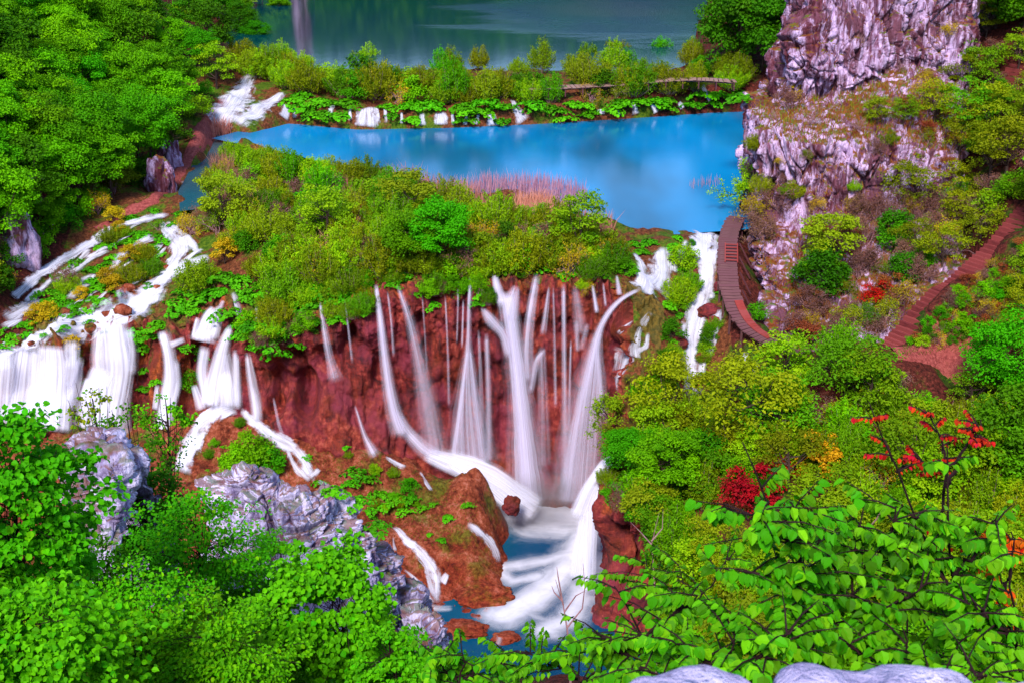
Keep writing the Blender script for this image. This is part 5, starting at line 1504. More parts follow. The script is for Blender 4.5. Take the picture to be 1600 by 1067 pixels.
# leaves hanging over the lip of the wall
rs_ = random.Random(21)
for px in range(395, 1010, 13):
    yl = np.interp(px, [395, 430, 500, 560, 640, 730, 800, 880, 960, 1010], [520, 505, 478, 462, 440, 436, 434, 430, 438, 455])
    for k in range(2):
        a, c = px + rs_.uniform(-8, 8), yl - 6 + rs_.uniform(-16, 12)
        h = hit(a, c)
        if h is None or near_water(a, c, None, .5, 3): continue
        kd = rs_.choice(['butterbur', 'butterbur', 'bush', 'willow'])
        put(kd, h[0] - np.array([0, -.1, .15]), {'butterbur': 'clump of broad green leaves on the lip of the red wall', 'bush': 'small green bush on the lip of the red wall', 'willow': 'small olive shrub on the lip of the red wall'}[kd] + ', ' + zone_lr(a, c),
            {'butterbur': 'leaf clumps on the lip of the wall', 'bush': 'bushes on the lip of the wall', 'willow': 'olive shrubs on the lip of the wall'}[kd] + ', ' + zone_lr(a, c), rs_.uniform(.4, .75))
for px in range(400, 1000, 10):
    yl = np.interp(px, [395, 430, 500, 560, 640, 730, 800, 880, 960, 1010], [540, 525, 500, 484, 462, 458, 454, 450, 458, 475])
    for k in range(2):
        a, c = px + rs_.uniform(-6, 6), yl + rs_.uniform(-4, 30) * rs_.random()
        h = hit(a, c, [o_wall])
        if h is None or near_water(a, c, None, .6, 3): continue
        kd = rs_.choice(['butterbur', 'bush', 'twiggy', 'willow', 'butterbur'])
        nm_ = {'butterbur': 'leaf clump', 'bush': 'green bush', 'willow': 'olive shrub', 'twiggy': 'twiggy shrub'}[kd]
        put(kd, h[0] - np.array([0, 0, .1]), nm_ + ' hanging over the top of the red wall, ' + zone_lr(a, c), nm_ + 's hanging over the red wall, ' + zone_lr(a, c), rs_.uniform(.28, .55), tilt=.3)
field([(252, 445), (330, 425), (400, 448), (505, 440), (520, 462), (450, 500), (385, 530), (300, 490), (255, 492)], 19, 7, [('butterbur', 5), ('willow', 1)],
      {'butterbur': 'mound of broad green leaves right of the left falls', 'willow': 'olive shrub right of the left falls'}, {'butterbur': 'leafy mounds right of the left falls', 'willow': 'olive shrubs right of the left falls'}, sc=(.6, 1.0), nzmin=-.4, zone=zone_lr, skip=lambda a, b_, p: near_water(a, b_, p, .5, 3))
# the left cascades
field([(170, 350), (250, 325), (310, 340), (310, 410), (250, 425), (190, 470), (120, 490), (20, 520), (-20, 520), (20, 480), (100, 420)], 15, 8, [('butterbur', 7), ('willow', 1), ('yellow_bush', 1), ('twiggy', 1)],
      {'butterbur': 'clump of broad green leaves amid the left cascades', 'willow': 'olive shrub amid the left cascades', 'yellow_bush': 'yellow green bush amid the left cascades', 'twiggy': 'twiggy shrub amid the left cascades'},
      {'butterbur': 'leaf clumps of the left cascades', 'willow': 'olive shrubs of the left cascades', 'yellow_bush': 'yellow bushes of the left cascades', 'twiggy': 'twiggy shrubs of the left cascades'}, sc=(.4, .72), zone=zone_cas, skip=lambda a, b_, p: near_water(a, b_, p, .30, 1))
for px, py, kd, sc_ in [(20, 535, 'butterbur', .7), (45, 528, 'butterbur', .6), (5, 545, 'butterbur', .6), (215, 520, 'butterbur', .9), (235, 530, 'butterbur', .9), (222, 545, 'butterbur', .8), (245, 515, 'butterbur', .8), (112, 560, 'yellow_bush', .7), (125, 580, 'twiggy', .6),
                        (395, 530, 'butterbur', .9), (415, 545, 'butterbur', .8), (380, 515, 'butterbur', .8), (430, 555, 'butterbur', .7), (230, 580, 'butterbur', .5), (245, 600, 'butterbur', .5), (225, 610, 'butterbur', .5), (300, 550, 'butterbur', .5), (315, 560, 'butterbur', .4), (290, 545, 'butterbur', .5),
                        (140, 600, 'butterbur', .5), (170, 520, 'butterbur', .4), (300, 610, 'bush', .6)]:
    h = hit(px, py)
    put(kd, h[0] + h[1] * .05, {'butterbur': 'clump of broad green leaves clinging to the knobs of the left falls', 'yellow_bush': 'yellow bush on the knob between the two left falls', 'twiggy': 'twiggy shrub on the knob between the two left falls', 'bush': 'green bush on the mossy knob of the left falls'}[kd],
        'leaf clumps on the knobs of the left falls' if kd == 'butterbur' else None, sc_)
for px, py, sc_ in [(556, 742, .7), (572, 752, .6), (548, 758, .5), (600, 775, .5), (620, 785, .7), (640, 782, .6), (600, 795, .5), (580, 800, .45), (560, 790, .4), (660, 795, .4), (640, 752, .35), (540, 700, .3), (700, 812, .4), (480, 715, .35), (500, 755, .4), (520, 775, .4), (590, 830, .4), (690, 845, .3), (730, 790, .35), (585, 775, .5), (632, 800, .5)]:
    h = hit(px, py)
    if h: put('butterbur', h[0], 'flat green leaf clump growing on the brown tufa slope, ' + zone_lr(px, py), 'leaf clumps on the brown slope, ' + zone_lr(px, py), sc_)
for px, py, sc_ in [(390, 735, 1.0), (370, 745, .8), (420, 740, .7), (640, 770, .4)]:
    h = hit(px, py, [o_apron])
    if h: put('bush', h[0], 'dark green bush on the brown slope behind the jagged crag', 'bushes behind the crag', sc_, var=0)
# right-hand cascades
field([(985, 372), (1075, 362), (1082, 372), (1078, 430), (1060, 455), (1045, 480), (990, 470), (975, 430)], 16, 9, [('butterbur', 5), ('bush', 1)], {'butterbur': 'clump of broad green leaves around the twin cascade', 'bush': 'green bush around the twin cascade'},
      {'butterbur': 'leaf clumps around the twin cascade', 'bush': 'bushes around the twin cascade'}, sc=(.4, .7), skip=lambda a, b_, p: near_water(a, b_, p, .5, 3))
field([(1055, 440), (1080, 430), (1065, 520), (1052, 600), (1030, 640), (985, 640), (1010, 600), (1050, 520)], 22, 10, [('bush', 2), ('willow', 2), ('butterbur', 1)], {'bush': 'green bush between the mossy mound and the long torrent', 'willow': 'olive shrub between the mossy mound and the long torrent', 'butterbur': 'leaf clump between the mossy mound and the long torrent'},
      {'bush': 'bushes beside the long torrent', 'willow': 'olive shrubs beside the long torrent', 'butterbur': 'leaf clumps beside the long torrent'}, sc=(.4, .7), skip=lambda a, b_, p: near_water(a, b_, p, .5, 3))

STAIRPX = [(1385, 546), (1412, 518), (1440, 492), (1462, 478), (1500, 436), (1540, 398), (1562, 384), (1604, 348)]
def near_stairs(px, py, p):
    for (x0, y0), (x1, y1) in zip(STAIRPX[:-1], STAIRPX[1:]):
        dx, dy = x1 - x0, y1 - y0; t = max(0, min(1, ((px - x0) * dx + (py - y0) * dy) / (dx * dx + dy * dy)))
        ex, ey = px - x0 - t * dx, py - y0 - t * dy
        if abs(ex) < 30 and -16 < ey < 72: return True
    return False
# the thicket on the right bank
KEEP = [(1170, 520, 1300, 618), (1425, 545, 1590, 640), (1355, 540, 1425, 620), (1105, 770, 1255, 905), (1235, 735, 1325, 830), (1335, 690, 1385, 730)]
field([(965, 660), (1050, 650), (1120, 612), (1200, 575), (1330, 570), (1430, 585), (1620, 590), (1640, 1000), (1150, 1000), (1060, 880), (1000, 815), (955, 790), (945, 745), (960, 700)], 42, 12,
      [('willow', 4), ('feather', 5), ('bush', 5), ('lime_tree', 3), ('layered_tree', 3), ('twiggy', 2), ('branchy_tree', 1)],
      {'willow': 'olive willow shrub of the right thicket', 'feather': 'tall feathery shrub of the right thicket', 'bush': 'dense green bush of the right thicket', 'lime_tree': 'lime green tree of the right thicket',
       'layered_tree': 'olive tree with flat layered sprays of the right thicket', 'twiggy': 'twiggy mauve shrub of the right thicket', 'branchy_tree': 'open branched young tree of the right thicket'},
      {k: v + ' of the right thicket' for k, v in {'willow': 'willow shrubs', 'feather': 'feathery shrubs', 'bush': 'green bushes', 'lime_tree': 'lime trees', 'layered_tree': 'layered trees', 'twiggy': 'twiggy shrubs', 'branchy_tree': 'branched trees'}.items()}, sc=(.55, 1.0), zone=zone_right,
      skip=lambda px, py, p: near_water(px, py, p, .5, 6) or any(a < px < c and b_ < py < d_ for a, b_, c, d_ in KEEP))
def on(px, py, dz=0.0, only=None):
    h = hit(px, py, only); return h[0] + np.array([0, 0, dz])
put('red_bush', on(1175, 800), 'crimson bush in the middle of the right hand thicket', scale=1.15)
put('red_bush', on(1225, 745), 'smaller crimson bush up and right of the bigger crimson one', scale=.7)
put('rust_bush', on(1150, 800), 'rusty brown bush leaning against the crimson bush', scale=.9, var=0)
put('gold_bush', on(1276, 745), 'golden yellow bush glowing in the right hand thicket', scale=1.0)
put('gold_bush', on(1300, 720), 'paler golden bush behind the glowing golden one', scale=.6)
put('layered_tree', on(1180, 700), 'big olive tree with drooping layered sprays above the crimson bush', scale=1.15, var=0)
put('dark_tree', on(1560, 760), 'tall deep green tree at the right edge above the red leaved twigs', scale=.75, var=1)
put('tree', on(1580, 660), 'bright green tree reaching over the pink path at the right edge', scale=.8, var=2)
put('tree', on(1040, 800), 'spreading bright green tree on the right bank above the pool', scale=.7, var=4)
put('tree', on(985, 770), 'bright green tree at the brink of the gorge beside the white sheet', scale=.55, var=5)
put('branchy_tree', on(958, 742), 'open branched young tree hanging over the white sheet of the gorge', scale=.8, var=2, tilt=.2)
put('branchy_tree', on(965, 690), 'thin open tree in front of the great fan shaped fall', scale=.85, var=2, tilt=.2)
# slopes and ledges of the rock tower
field([(1225, 525), (1255, 430), (1290, 350), (1380, 330), (1480, 300), (1560, 330), (1530, 400), (1440, 480), (1385, 535), (1250, 556)], 30, 13,
      [('twiggy', 9), ('layered_tree', 1), ('bush', 1), ('bare', 4), ('rust_bush', 1)],
      {'twiggy': 'twiggy mauve shrub on the lower rock face', 'layered_tree': 'olive tree on the lower rock face', 'bush': 'green bush on the lower rock face', 'bare': 'leafless shrub on the lower rock face', 'rust_bush': 'rusty bush on the lower rock face'},
      {k: v + ' on the lower rock face' for k, v in {'twiggy': 'twiggy shrubs', 'layered_tree': 'layered trees', 'bush': 'bushes', 'bare': 'bare shrubs', 'rust_bush': 'rusty bushes'}.items()}, sc=(.5, .9), nzmin=-.5, zone=zone_face, skip=near_stairs)
for px, py, kd, sc_, lb in [(1235, 172, 'twiggy', .8, 'grey green shrub at the left end of the grassy ledge'), (1262, 196, 'bare', .8, 'tangled leafless shrub on the grassy ledge'), (1215, 190, 'bare', .6, 'small leafless shrub near the left rim of the ledge'), (1240, 160, 'yellow_bush', .6, 'small yellow bush against the upper rock'),
                            (1370, 195, 'lime_tree', .5, 'lime green bush in the middle of the grassy ledge'), (1345, 205, 'bare', .7, 'pale leafless shrub in the middle of the ledge'), (1440, 160, 'twiggy', .9, 'mauve twiggy shrub at the right end of the ledge'), (1460, 190, 'layered_tree', .6, 'yellow olive tree at the right end of the ledge'),
                            (1500, 215, 'layered_tree', .9, 'broad yellow olive tree right of the rock tower'), (1550, 230, 'layered_tree', .9, 'second yellow olive tree right of the rock tower'), (1165, 330, 'branchy_tree', .85, 'light green tree leaning over the blue lake from the foot of the tower'),
                            (1180, 345, 'twiggy', 1.0, 'twiggy shrub at the left foot of the rock tower'), (1195, 380, 'twiggy', 1.0, 'second twiggy shrub at the foot of the tower'), (1220, 330, 'twiggy', .9, 'mauve shrub halfway up the left rock face'), (1190, 300, 'willow', .5, 'small olive shrub on the left rock face'),
                            (1290, 420, 'lime_tree', .9, 'bright lime green tree on the lower rock face'), (1280, 460, 'bush', 1.2, 'dense green bush under the bright lime tree'), (1370, 480, 'red_bush', .75, 'crimson bush at the foot of the rock face near the stairway'), (1345, 70, 'bare', .6, 'leafless shrub clinging high on the upper rock'),
                            (1180, 500, 'bush', .5, 'green bush beside the boardwalk bend'), (1480, 60, 'twiggy', .6, 'twiggy shrub high on the right of the upper rock')]:
    h = hit(px, py)
    put(kd, h[0] - np.array([0, 0, .1]), lb, scale=sc_, var=(0 if kd in ('branchy_tree',) else None), tilt=.15 if kd == 'branchy_tree' else 0)
# hillside right of the tower
field([(1520, 60), (1640, 40), (1660, 330), (1600, 335), (1560, 360), (1500, 330), (1500, 230), (1520, 150)], 34, 14, [('layered_tree', 4), ('dark_tree', 1), ('bush', 2), ('twiggy', 7)],
      {'layered_tree': 'olive layered tree on the slope above the stairway', 'dark_tree': 'dark green tree on the slope above the stairway', 'bush': 'green bush on the slope above the stairway', 'twiggy': 'twiggy shrub on the slope above the stairway'},
      {'layered_tree': 'layered trees above the stairway', 'dark_tree': 'dark trees above the stairway', 'bush': 'bushes above the stairway', 'twiggy': 'twiggy shrubs above the stairway'}, sc=(.55, .9), zone=zone_slope, skip=near_stairs)
field([(1520, -60), (1660, -60), (1660, 60), (1520, 70)], 48, 15, [('tree', 2), ('dark_tree', 3)], {'tree': 'green tree at the top right corner behind the rock tower', 'dark_tree': 'dark green tree at the top right corner behind the rock tower'},
      {'tree': 'green trees at the top right', 'dark_tree': 'dark trees at the top right'}, sc=(.7, 1.0))
field([(1455, 515), (1520, 452), (1610, 388), (1640, 400), (1640, 540), (1470, 545)], 30, 16, [('bush', 3), ('layered_tree', 1), ('twiggy', 5), ('rust_bush', 2)],
      {'bush': 'green bush on the bank below the stairway', 'layered_tree': 'olive tree on the bank below the stairway', 'twiggy': 'twiggy shrub on the bank below the stairway', 'rust_bush': 'rusty bush on the bank below the stairway'},
      {'bush': 'bushes below the stairway', 'layered_tree': 'olive trees below the stairway', 'twiggy': 'twiggy shrubs below the stairway', 'rust_bush': 'rusty bushes below the stairway'}, sc=(.4, .65), skip=near_stairs)
# dark trees behind the tower, at the lake
for px, py, sc_, v in [(1150, 118, 1.25, 0), (1190, 112, 1.35, 1), (1215, 120, 1.1, 2), (1135, 100, 1.0, 0), (1175, 90, 1.3, 2)]:
    put('dark_tree', on(px, py, only=[o_ground]), 'tall dark green tree behind the rock tower at the far lake', 'dark trees behind the tower', sc_, var=v)
for px, py, sc_ in [(395, 118, .9), (420, 112, .85), (450, 122, .8), (380, 108, .9), (455, 135, .7)]:
    put('willow', on(px, py, only=[o_ground]), 'round olive shrub where the rapids leave the far lake', 'shrubs at the head of the rapids', sc_ * 1.2)

# green cover on the rim of the gorge under the hornbeams, and on the slope below the viewpoint
field([(1012, 822), (1070, 850), (1130, 915), (1260, 972), (1640, 1000), (1640, 1075), (1100, 1075), (1018, 985)], 36, 17, [('bush', 4), ('feather', 2), ('willow', 2), ('lime_tree', 1)],
      {'bush': 'green bush below the rim of the gorge', 'feather': 'feathery shrub below the rim of the gorge', 'willow': 'olive shrub below the rim of the gorge', 'lime_tree': 'lime green tree below the rim of the gorge'},
      {'bush': 'bushes under the gorge rim', 'feather': 'feathery shrubs under the gorge rim', 'willow': 'olive shrubs under the gorge rim', 'lime_tree': 'lime trees under the gorge rim'}, sc=(.6, .95), nzmin=-1)
field([(-40, 905), (330, 930), (460, 960), (640, 1000), (700, 1040), (700, 1130), (-40, 1130)], 60, 18, [('bush', 1)], 'green bush on the shaded slope under the foreground trees', 'bushes under the left foreground trees', sc=(.35, .6), only=[o_near], zone=zone_lr)

for px, py, kd, sc_, lb in [(958, 782, 'bush', .5, 'green bush overhanging the red rim of the gorge'), (985, 795, 'twiggy', .7, 'twiggy shrub hanging over the red rim of the gorge'), (1005, 812, 'bush', .7, 'dense bush on the red rim right of the twiggy one'), (950, 755, 'willow', .45, 'small olive shrub at the brink beside the white sheet'), (1040, 830, 'bush', .8, 'dense green bush over the dark hollow of the gorge')]:
    h = hit(px, py)
    put(kd, h[0] - np.array([0, 0, .1]), lb, scale=sc_, var=0)
for px, py, s_ in [(1082, 430, .35), (1125, 452, .4), (1062, 540, .5), (1100, 560, .4), (1090, 600, .5), (1116, 505, .4)]:
    h = hit(px, py)
    boulder('rock', h[0] + np.array([0, 0, .1]), (s_, s_ * .9, s_ * .8), M_tufa, 'dark wet rock in the long torrent, ' + {430: 'topmost', 452: 'right side below the topmost', 540: 'left side', 560: 'right of the left one', 600: 'lowest', 505: 'at its right edge'}[py], px * .3)

field([(1420, 540), (1450, 500), (1520, 440), (1610, 378), (1640, 400), (1640, 540), (1470, 545)], 17, 19, [('bush', 3), ('twiggy', 4), ('butterbur', 1), ('rust_bush', 1)],
      {'bush': 'green undergrowth bush on the bank beneath the steps', 'twiggy': 'twiggy undergrowth on the bank beneath the steps', 'butterbur': 'leafy clump on the bank beneath the steps', 'rust_bush': 'rusty undergrowth bush on the bank beneath the steps'},
      {'bush': 'green undergrowth beneath the steps', 'twiggy': 'twiggy undergrowth beneath the steps', 'butterbur': 'leafy clumps beneath the steps', 'rust_bush': 'rusty undergrowth beneath the steps'}, sc=(.25, .42), nzmin=0,
      zone=lambda px, py: ('left' if px < 1500 else 'middle' if px < 1560 else 'right') + (' top' if py < 460 else ' bottom'))

# knobs of mossy tufa and leaf clumps that break up the white water of the left falls
rs_ = random.Random(31)
for i in range(34):
    f = i / 33
    px = 262 - 262 * f + rs_.uniform(-16, 16); py = 425 + 112 * f ** .8 + rs_.uniform(-16, 26)
    h = hit(px, py)
    if h is None: continue
    s_ = rs_.uniform(.18, .42); zz = 'right third' if f < .33 else 'middle third' if f < .67 else 'left third'
    if i % 2: boulder('mossy_rock', h[0] + np.array([0, 0, .12]), (s_ * 1.3, s_, s_), M_apron, 'small brown mossy knob poking through the rushing white sheet, ' + zz, i * 1.7, group='mossy knobs in the white sheet, ' + zz, n=3)
    else: put('butterbur', h[0] + np.array([0, 0, .15]), 'small leaf clump rising out of the rushing white sheet, ' + zz, 'leaf clumps in the white sheet, ' + zz, s_ * .9)
for i in range(70):
    px, py = rs_.choice([(rs_.uniform(420, 640), rs_.uniform(700, 800)), (rs_.uniform(540, 760), rs_.uniform(760, 900)), (rs_.uniform(320, 440), rs_.uniform(655, 740))])
    h = hit(px, py)
    if h is None or h[2] is not o_apron or near_water(px, py, None, .6, 3): continue
    kd = rs_.choice(['butterbur', 'butterbur', 'willow', 'bush'])
    nm_ = {'butterbur': 'tiny leaf clump', 'willow': 'tiny olive tuft', 'bush': 'tiny green bush'}[kd]; zz = ('upper' if py < 760 else 'lower') + (' left' if px < 520 else ' right')
    put(kd, h[0], nm_ + ' scattered on the brown tufa slope, ' + zz, nm_ + 's on the brown slope, ' + zz, rs_.uniform(.12, .28))
for i in range(22):
    py = rs_.uniform(375, 610); px = np.interp(py, [366, 420, 470, 540, 620], [1100, 1104, 1094, 1078, 1078]) + rs_.choice([-1, 1]) * rs_.uniform(20, 34)
    h = hit(px, py)
    if h is None: continue
    kd = rs_.choice(['butterbur', 'bush', 'willow', 'butterbur']); nm_ = {'butterbur': 'leaf clump', 'willow': 'olive tuft', 'bush': 'small green bush'}[kd]
    zz = ('upper' if py < 450 else 'middle' if py < 530 else 'lower') + ' reach'
    put(kd, h[0], nm_ + ' at the edge of the long torrent, ' + zz, nm_ + 's at the torrent edge, ' + zz, rs_.uniform(.22, .42))
for i in range(20):
    px, py = rs_.uniform(1400, 1515), rs_.uniform(110, 330)
    h = hit(px, py)
    if h is None: continue
    kd = rs_.choice(['twiggy', 'twiggy', 'bare', 'layered_tree', 'rust_bush']); nm_ = {'twiggy': 'mauve twiggy shrub', 'bare': 'leafless brush', 'layered_tree': 'olive sapling', 'rust_bush': 'rusty bush'}[kd]
    zz = 'upper' if py < 180 else 'middle' if py < 250 else 'lower'
    put(kd, h[0] - np.array([0, 0, .1]), nm_ + ' on the right side of the rock tower, ' + zz, nm_ + ' on the right side of the tower, ' + zz, rs_.uniform(.4, .75))
for i in range(16):
    px, py = rs_.uniform(1170, 1400), rs_.uniform(210, 330)
    h = hit(px, py)
    if h is None: continue
    kd = rs_.choice(['twiggy', 'bare', 'twiggy', 'willow']); nm_ = {'twiggy': 'mauve twiggy shrub', 'bare': 'leafless brush', 'willow': 'olive tuft'}[kd]
    zz = 'left' if px < 1250 else 'middle' if px < 1330 else 'right'
    put(kd, h[0] - np.array([0, 0, .1]), nm_ + ' rooted in the cracks below the grassy ledge, ' + zz, nm_ + ' below the ledge, ' + zz, rs_.uniform(.28, .5))

# the slopes go on beyond the picture's edges
field([(1665, -60), (1800, -80), (2050, -80), (2050, 1000), (1650, 1000)], 66, 40, [('tree', 2), ('lime_tree', 2), ('layered_tree', 3), ('bush', 3), ('twiggy', 2)],
      {k: v + ' on the hillside beyond the right picture edge' for k, v in {'tree': 'green tree', 'lime_tree': 'lime green tree', 'layered_tree': 'olive tree', 'bush': 'green bush', 'twiggy': 'twiggy shrub'}.items()},
      {k: v + ' beyond the right edge' for k, v in {'tree': 'green trees', 'lime_tree': 'lime trees', 'layered_tree': 'olive trees', 'bush': 'bushes', 'twiggy': 'twiggy shrubs'}.items()}, sc=(.8, 1.2))
field([(-400, -60), (-70, -60), (-70, 480), (-400, 560)], 52, 41, [('tree', 5), ('dark_tree', 1)], {'tree': 'green tree of the left wood beyond the picture edge', 'dark_tree': 'dark tree of the left wood beyond the picture edge'},
      {'tree': 'green trees beyond the left edge', 'dark_tree': 'dark trees beyond the left edge'}, sc=(.7, 1.0))
# ---------------------------------------------------------------- reeds and grass
def blades(name, P, H, mat, seed, wdt=.03, lean=.25, label=None):
    rs = np.random.RandomState(seed)
    n = len(P); h = H * rs.uniform(.6, 1.15, n)
    az = rs.uniform(0, 6.283, n); sx = np.c_[np.cos(az), np.sin(az), np.zeros(n)] * wdt
    ln = rs.normal(size=(n, 3)) * lean; ln[:, 2] = 0
    top = P + np.c_[np.zeros((n, 2)), h] + ln * h[:, None]
    mid = P + np.c_[np.zeros((n, 2)), h * .55] + ln * h[:, None] * .35
    V = np.stack([P - sx, P + sx, mid + sx * .8, mid - sx * .8, top], 1).reshape(-1, 3)
    b = np.arange(n)[:, None] * 5
    bf = Buf(); bf.add(V, tris=b + np.array([[3, 2, 4]]), quads=b + np.array([[0, 1, 2, 3]]), rt=rs.uniform(0, 1, n), rq=rs.uniform(0, 1, n))
    return link(name, bf.mesh(name, mat), kind='stuff', label=label)

def inpx(poly, n, seed):
    rs = np.random.RandomState(seed); a = np.array(poly)
    q = rs.uniform(a.min(0), a.max(0), (n * 6, 2)); q = q[inpoly(q, poly)]
    return q[:n]
q = inpx([(700, 300), (760, 286), (860, 288), (912, 300), (918, 318), (880, 338), (850, 322), (780, 308), (720, 312)], 1700, 1)
blades('reeds', np.array([atZ(a, b_, -.05) for a, b_ in q]), 1.15, M_reed_lilac, 1, .022, .12, 'lilac reeds standing in the blue lake at the edge of the thicket')
q = inpx([(1070, 290), (1120, 284), (1130, 292), (1080, 298)], 60, 2)
blades('reeds', np.array([atZ(a, b_, -.05) for a, b_ in q]), .8, M_reed_lilac, 2, .016, .12, 'few sparse lilac reeds far out in the lake near the tower')
q = inpx([(800, 320), (860, 318), (880, 345), (860, 366), (825, 356)], 1100, 3)
blades('reeds', np.array([hit(a, b_, [o_ground])[0] for a, b_ in q]), 1.2, M_reed, 3, .025, .2, 'tan pink dry reeds at the corner of the lake shore')
for i, (poly, n, lb) in enumerate([([(330, 262), (360, 255), (372, 310), (420, 330), (400, 352), (345, 330)], 900, 'dry pink reeds beside the stream at the left of the thicket'), ([(590, 285), (640, 285), (720, 310), (790, 330), (760, 345), (650, 320)], 1100, 'dry reeds along the near lake shore behind the thicket'),
                                   ([(475, 300), (560, 310), (560, 330), (480, 320)], 500, 'dry reeds between willow shrubs left in the thicket'), ([(335, 205), (362, 208), (350, 222), (332, 218)], 250, 'dry reeds on the spit where the stream leaves'),
                                   ([(480, 395), (520, 395), (520, 430), (485, 430)], 260, 'dry stalks under the shrubs near the left end of the red wall'), ([(870, 345), (960, 362), (950, 380), (880, 372)], 400, 'dry lilac grass by the lake at the right of the thicket')]):
    pts_ = [hit(a, b_, [o_ground]) for a, b_ in inpx(poly, n, 10 + i)]
    blades('reeds', np.array([h[0] for h in pts_ if h]), 1.6, M_reed, 10 + i, .025, .25, lb)
# tufts of grass on the ledges of the tower and on the brown slope
def turf(name, poly, n, only, mat, seed, H, label, nzmin=.35, wdt=.02):
    P_ = []
    for a, b_ in inpx(poly, n, seed):
        h = hit(a, b_, only)
        if h and h[1][2] > nzmin: P_.append(h[0] - np.array([0, 0, .03]))
    blades(name, np.array(P_), H, mat, seed, wdt, .45, label)
M_dry = leafmat('grass_dry', lin(140, 70, 30, LG), lin(165, 105, 45, LG), transl=.2, hue=.5)
M_grass = leafmat('grass_olive', lin(80, 120, 14, LG), lin(130, 150, 25, LG), transl=.2)
turf('grass', [(1165, 165), (1240, 150), (1420, 105), (1500, 140), (1500, 240), (1220, 225), (1170, 195)], 5000, [o_tower], M_dry, 31, .42, 'dry red brown grass on the ledge of the rock tower', .45)
turf('grass', [(1165, 165), (1240, 150), (1420, 105), (1500, 140), (1500, 240), (1220, 225), (1170, 195)], 2600, [o_tower], M_grass, 32, .4, 'olive grass on the ledge of the rock tower', .5)
turf('grass', [(1165, 220), (1500, 240), (1480, 430), (1390, 520), (1250, 520), (1180, 400)], 4500, [o_tower], M_dry, 33, .4, 'dry grass in the cracks of the lower rock face', .35)
turf('grass', [(300, 650), (400, 660), (560, 710), (690, 730), (780, 800), (790, 920), (700, 940), (600, 860), (480, 800), (300, 760)], 9000, [o_apron], M_dry, 34, .16, 'short red brown grass on the tufa slope', .3, .012)
turf('grass', [(420, 690), (620, 720), (760, 790), (700, 860), (600, 830), (450, 760)], 2600, [o_apron], M_grass, 35, .16, 'short green grass on the tufa slope', .3, .012)
turf('grass', [(1400, 560), (1600, 540), (1640, 400), (1560, 400), (1450, 500)], 2500, [o_ground], M_grass, 36, .35, 'olive grass on the bank below the stairway', .2)
boulder('boulder', atY(800, 790, 64.6), (.5, .42, .6), M_tufa, 'dark mossy boulder in the white water under the tallest fall', 4.0)
boulder('boulder', atZ(752, 930, -15.2), (1.7, .9, .5), M_apron, 'reddish flat tufa rock at the river end of the brown slope', 7.0)
boulder('boulder', atZ(720, 985, -15.3), (1.3, .8, .4), M_apron, 'low reddish rock awash in the river near the bottom', 9.0)
boulder('boulder', atZ(790, 998, -15.4), (.8, .5, .3), M_apron, 'small brown rock awash below the foaming pool', 12.0)
boulder('boulder', hit(1108, 488)[0], (.65, .6, .5), M_tufa, 'round dark boulder splitting the long torrent', 13.0)
rs_ = random.Random(4)
for px, py, s_, lb in [(45, 75, 1.3, 'grey rock showing between trees high on the left hillside'), (128, 85, 1.5, 'pale grey rock face between trees near the top left'), (138, 40, 1.0, 'pinkish bare rock near the top of the left wood'), (240, 292, 1.3, 'pale grey rock at the foot of the left wood above the trail'), (256, 258, 1.2, 'lilac rock under the trees beside the trail'),
                       (40, 330, 1.6, 'brown and grey rock face at the lower left edge of the wood'), (18, 390, 1.6, 'lilac grey rock at the left edge above the stream cascade')]:
    h = hit(px, py)
    boulder('rock', h[0] + np.array([.8, -.8, .4]), (s_ * .8, s_ * .7, s_ * 1.5), M_lime_rock, lb, px * .1)

# ---------------------------------------------------------------- the far shore, seen only as a reflection in the far lake
x = np.linspace(-160, 160, 100); yv = np.linspace(236, 330, 40)
X, Y = np.meshgrid(x, yv); P3 = np.c_[X.ravel(), Y.ravel(), np.zeros(X.size)]
P3[:, 2] = 1.0 + sst(240, 330, P3[:, 1]) * 16 + fbm(P3 * .03, 4) * 2
link('far_hill', mesh_np('far_hill', P3, gridq(40, 100), M_slope, True), kind='structure')
rs_ = np.random.RandomState(77)
fb = Buf(); n = 60000
cx = rs_.uniform(-130, 130, 900); cyv = rs_.uniform(238, 325, 900)
cz = 1 + sst(240, 330, cyv) * 12
k = rs_.randint(0, len(cx), n); dv = rdir(rs_, n)
Pp = np.c_[cx[k], cyv[k], cz[k] + 9.5] + dv * np.array([5.0, 5.0, 10.0 + 2.5 * np.sin(k * 1.7)[:, None][:, 0].mean()])
keep = ~((np.abs(Pp[:, 0] + 41) < 3) & (Pp[:, 1] < 258))
Pp = Pp[keep]; dv = dv[keep]
leaf_quads(fb, Pp, np.cross(dv, rdir(rs_, len(Pp))), unit(dv + rdir(rs_, len(Pp)) * .4), 1.9, 1.4, rs_.uniform(0, 1, len(Pp)), .1)
link('far_wood', fb.mesh('far_wood', M_dark), kind='stuff', label='dark wood on the far shore mirrored in the far lake')
boulder('far_cliff', (-41, 249, 8), (2.0, 3, 13), M_lime_rock, None, 3.3, kind='structure')

# ---------------------------------------------------------------- trees close to the viewpoint, leaf by leaf
def unit_leaf(name, mat, r, broad):
    b = Buf(); leaf_shaped(b, np.zeros((1, 3)), np.array([[1.0, 0, 0]]), np.array([[0, 0, 1.0]]), 1.0, 1.0 if broad else .95, np.array([r]), broad)
    return b.mesh(name, mat)
LEAFM = {}
def leaf_set(mat, broad):
    k = (mat.name, broad)
    if k not in LEAFM: LEAFM[k] = [unit_leaf('leaf', mat, r, broad) for r in (.05, .3, .5, .7, .95)]
    return LEAFM[k]

